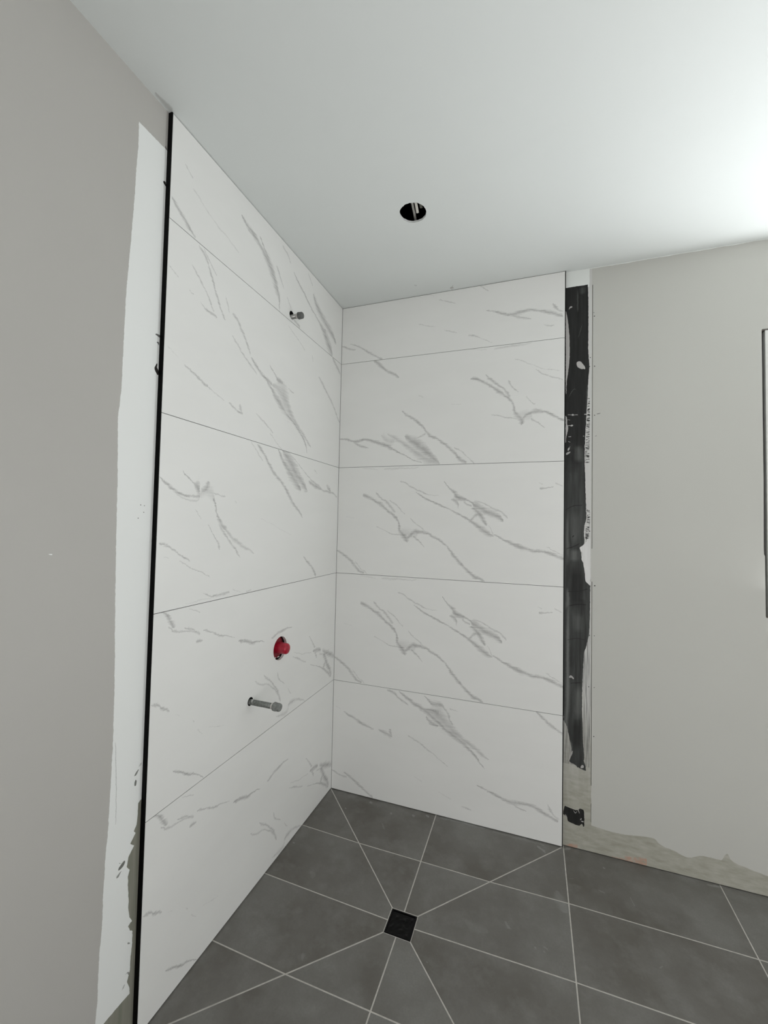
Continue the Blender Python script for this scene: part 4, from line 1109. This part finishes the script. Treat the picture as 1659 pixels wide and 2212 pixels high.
zc = H + 0.024
cab = ribbon('electrical_cable', [(0.598, -0.69, zc), (0.5965, -0.64, zc), (0.594, -0.60, zc), (0.588, -0.55, zc), (0.582, -0.51, zc - 0.002), (0.575, -0.47, zc)], 0.010, 0.005, M_CABLE, None)
tag(cab, 'grey flat cable running right across the round ceiling hole', 'cable')
cab2 = ribbon('electrical_cable', [(0.611, -0.69, zc + 0.004), (0.610, -0.64, zc), (0.609, -0.60, zc - 0.003), (0.6075, -0.585, zc - 0.006), (0.606, -0.572, zc - 0.008), (0.605, -0.563, zc - 0.010)], 0.011, 0.006, M_CABLEW, None)
tag(cab2, 'pale cable end hanging lowest in the round ceiling hole', 'cable')
cab3 = ribbon('fixing_strap', [(0.634, -0.67, zc), (0.630, -0.63, zc), (0.627, -0.60, zc), (0.625, -0.585, zc), (0.6235, -0.572, zc - 0.002)], 0.012, 0.003, M_STRAP, None)
tag(cab3, 'dull green grey strap end, rightmost inside the ceiling hole', 'strap')

# ------------------------------------------------------------------ window at the right
window = tag(empty('window_1', ((WX0 + WX1) / 2, 0.05, WZ0)), kind='structure')
window['label'] = 'window with white lining at the right of the back wall'


def wpart(name, x0, x1, y0, y1, z0, z1, mat):
    bm = bmesh.new()
    add_box(bm, x0 - window.location[0], x1 - window.location[0], y0 - 0.05, y1 - 0.05, z0 - WZ0, z1 - WZ0)
    return mesh_obj(name, bm, mat, window)


g = 0.0115; lt = 0.018
wpart('jamb', WX0 + g, WX0 + g + lt, D - 0.001, 0.10, WZ0 + 0.006, WZ1 - 0.0075, M_JAMB)
wpart('jamb', WX1 - g - lt, WX1 - g, D - 0.001, 0.10, WZ0 + 0.006, WZ1 - 0.0075, M_JAMB)
wpart('head_lining', WX0 + g + lt, WX1 - g - lt, D - 0.001, 0.10, WZ1 - 0.0075 - lt, WZ1 - 0.0075, M_JAMB)
wpart('sill', WX0 + g + lt, WX1 - g - lt, D - 0.006, 0.10, WZ0 + 0.006, WZ0 + 0.006 + lt, M_JAMB)
fx0, fx1, fz0, fz1 = WX0 + g, WX1 - g, WZ0 + 0.006, WZ1 - 0.0075
bm = bmesh.new()
xm = (fx0 + fx1) / 2 - window.location[0]
add_plate(bm, rect(fx0 - window.location[0], fx1 - window.location[0], fz0 - WZ0, fz1 - WZ0),
          [rect(fx0 - window.location[0] + 0.045, xm - 0.025, fz0 - WZ0 + 0.045, fz1 - WZ0 - 0.045),
           rect(xm + 0.025, fx1 - window.location[0] - 0.045, fz0 - WZ0 + 0.045, fz1 - WZ0 - 0.045)],
          lambda a, b: (a, 0.05, b), (0, 0.05, 0))
mesh_obj('window_frame', bm, M_FRAME, window)
T = NT('thin_window_glass')
tr = T.n('ShaderNodeBsdfTransparent'); gl = T.n('ShaderNodeBsdfGlossy'); gl.inputs['Roughness'].default_value = 0.02
mx_ = T.n('ShaderNodeMixShader')
mx_.inputs[0].default_value = 0.07; T.put(mx_.inputs[1], tr.outputs[0]); T.put(mx_.inputs[2], gl.outputs[0])
T.put(T.n('ShaderNodeOutputMaterial').inputs[0], mx_.outputs[0])
M_GLASS = T.mat
wpart('pane', fx0 + 0.040, xm + window.location[0] - 0.020, 0.122, 0.126, fz0 + 0.040, fz1 - 0.040, M_GLASS)
wpart('pane', xm + window.location[0] + 0.020, fx1 - 0.040, 0.122, 0.126, fz0 + 0.040, fz1 - 0.040, M_GLASS)
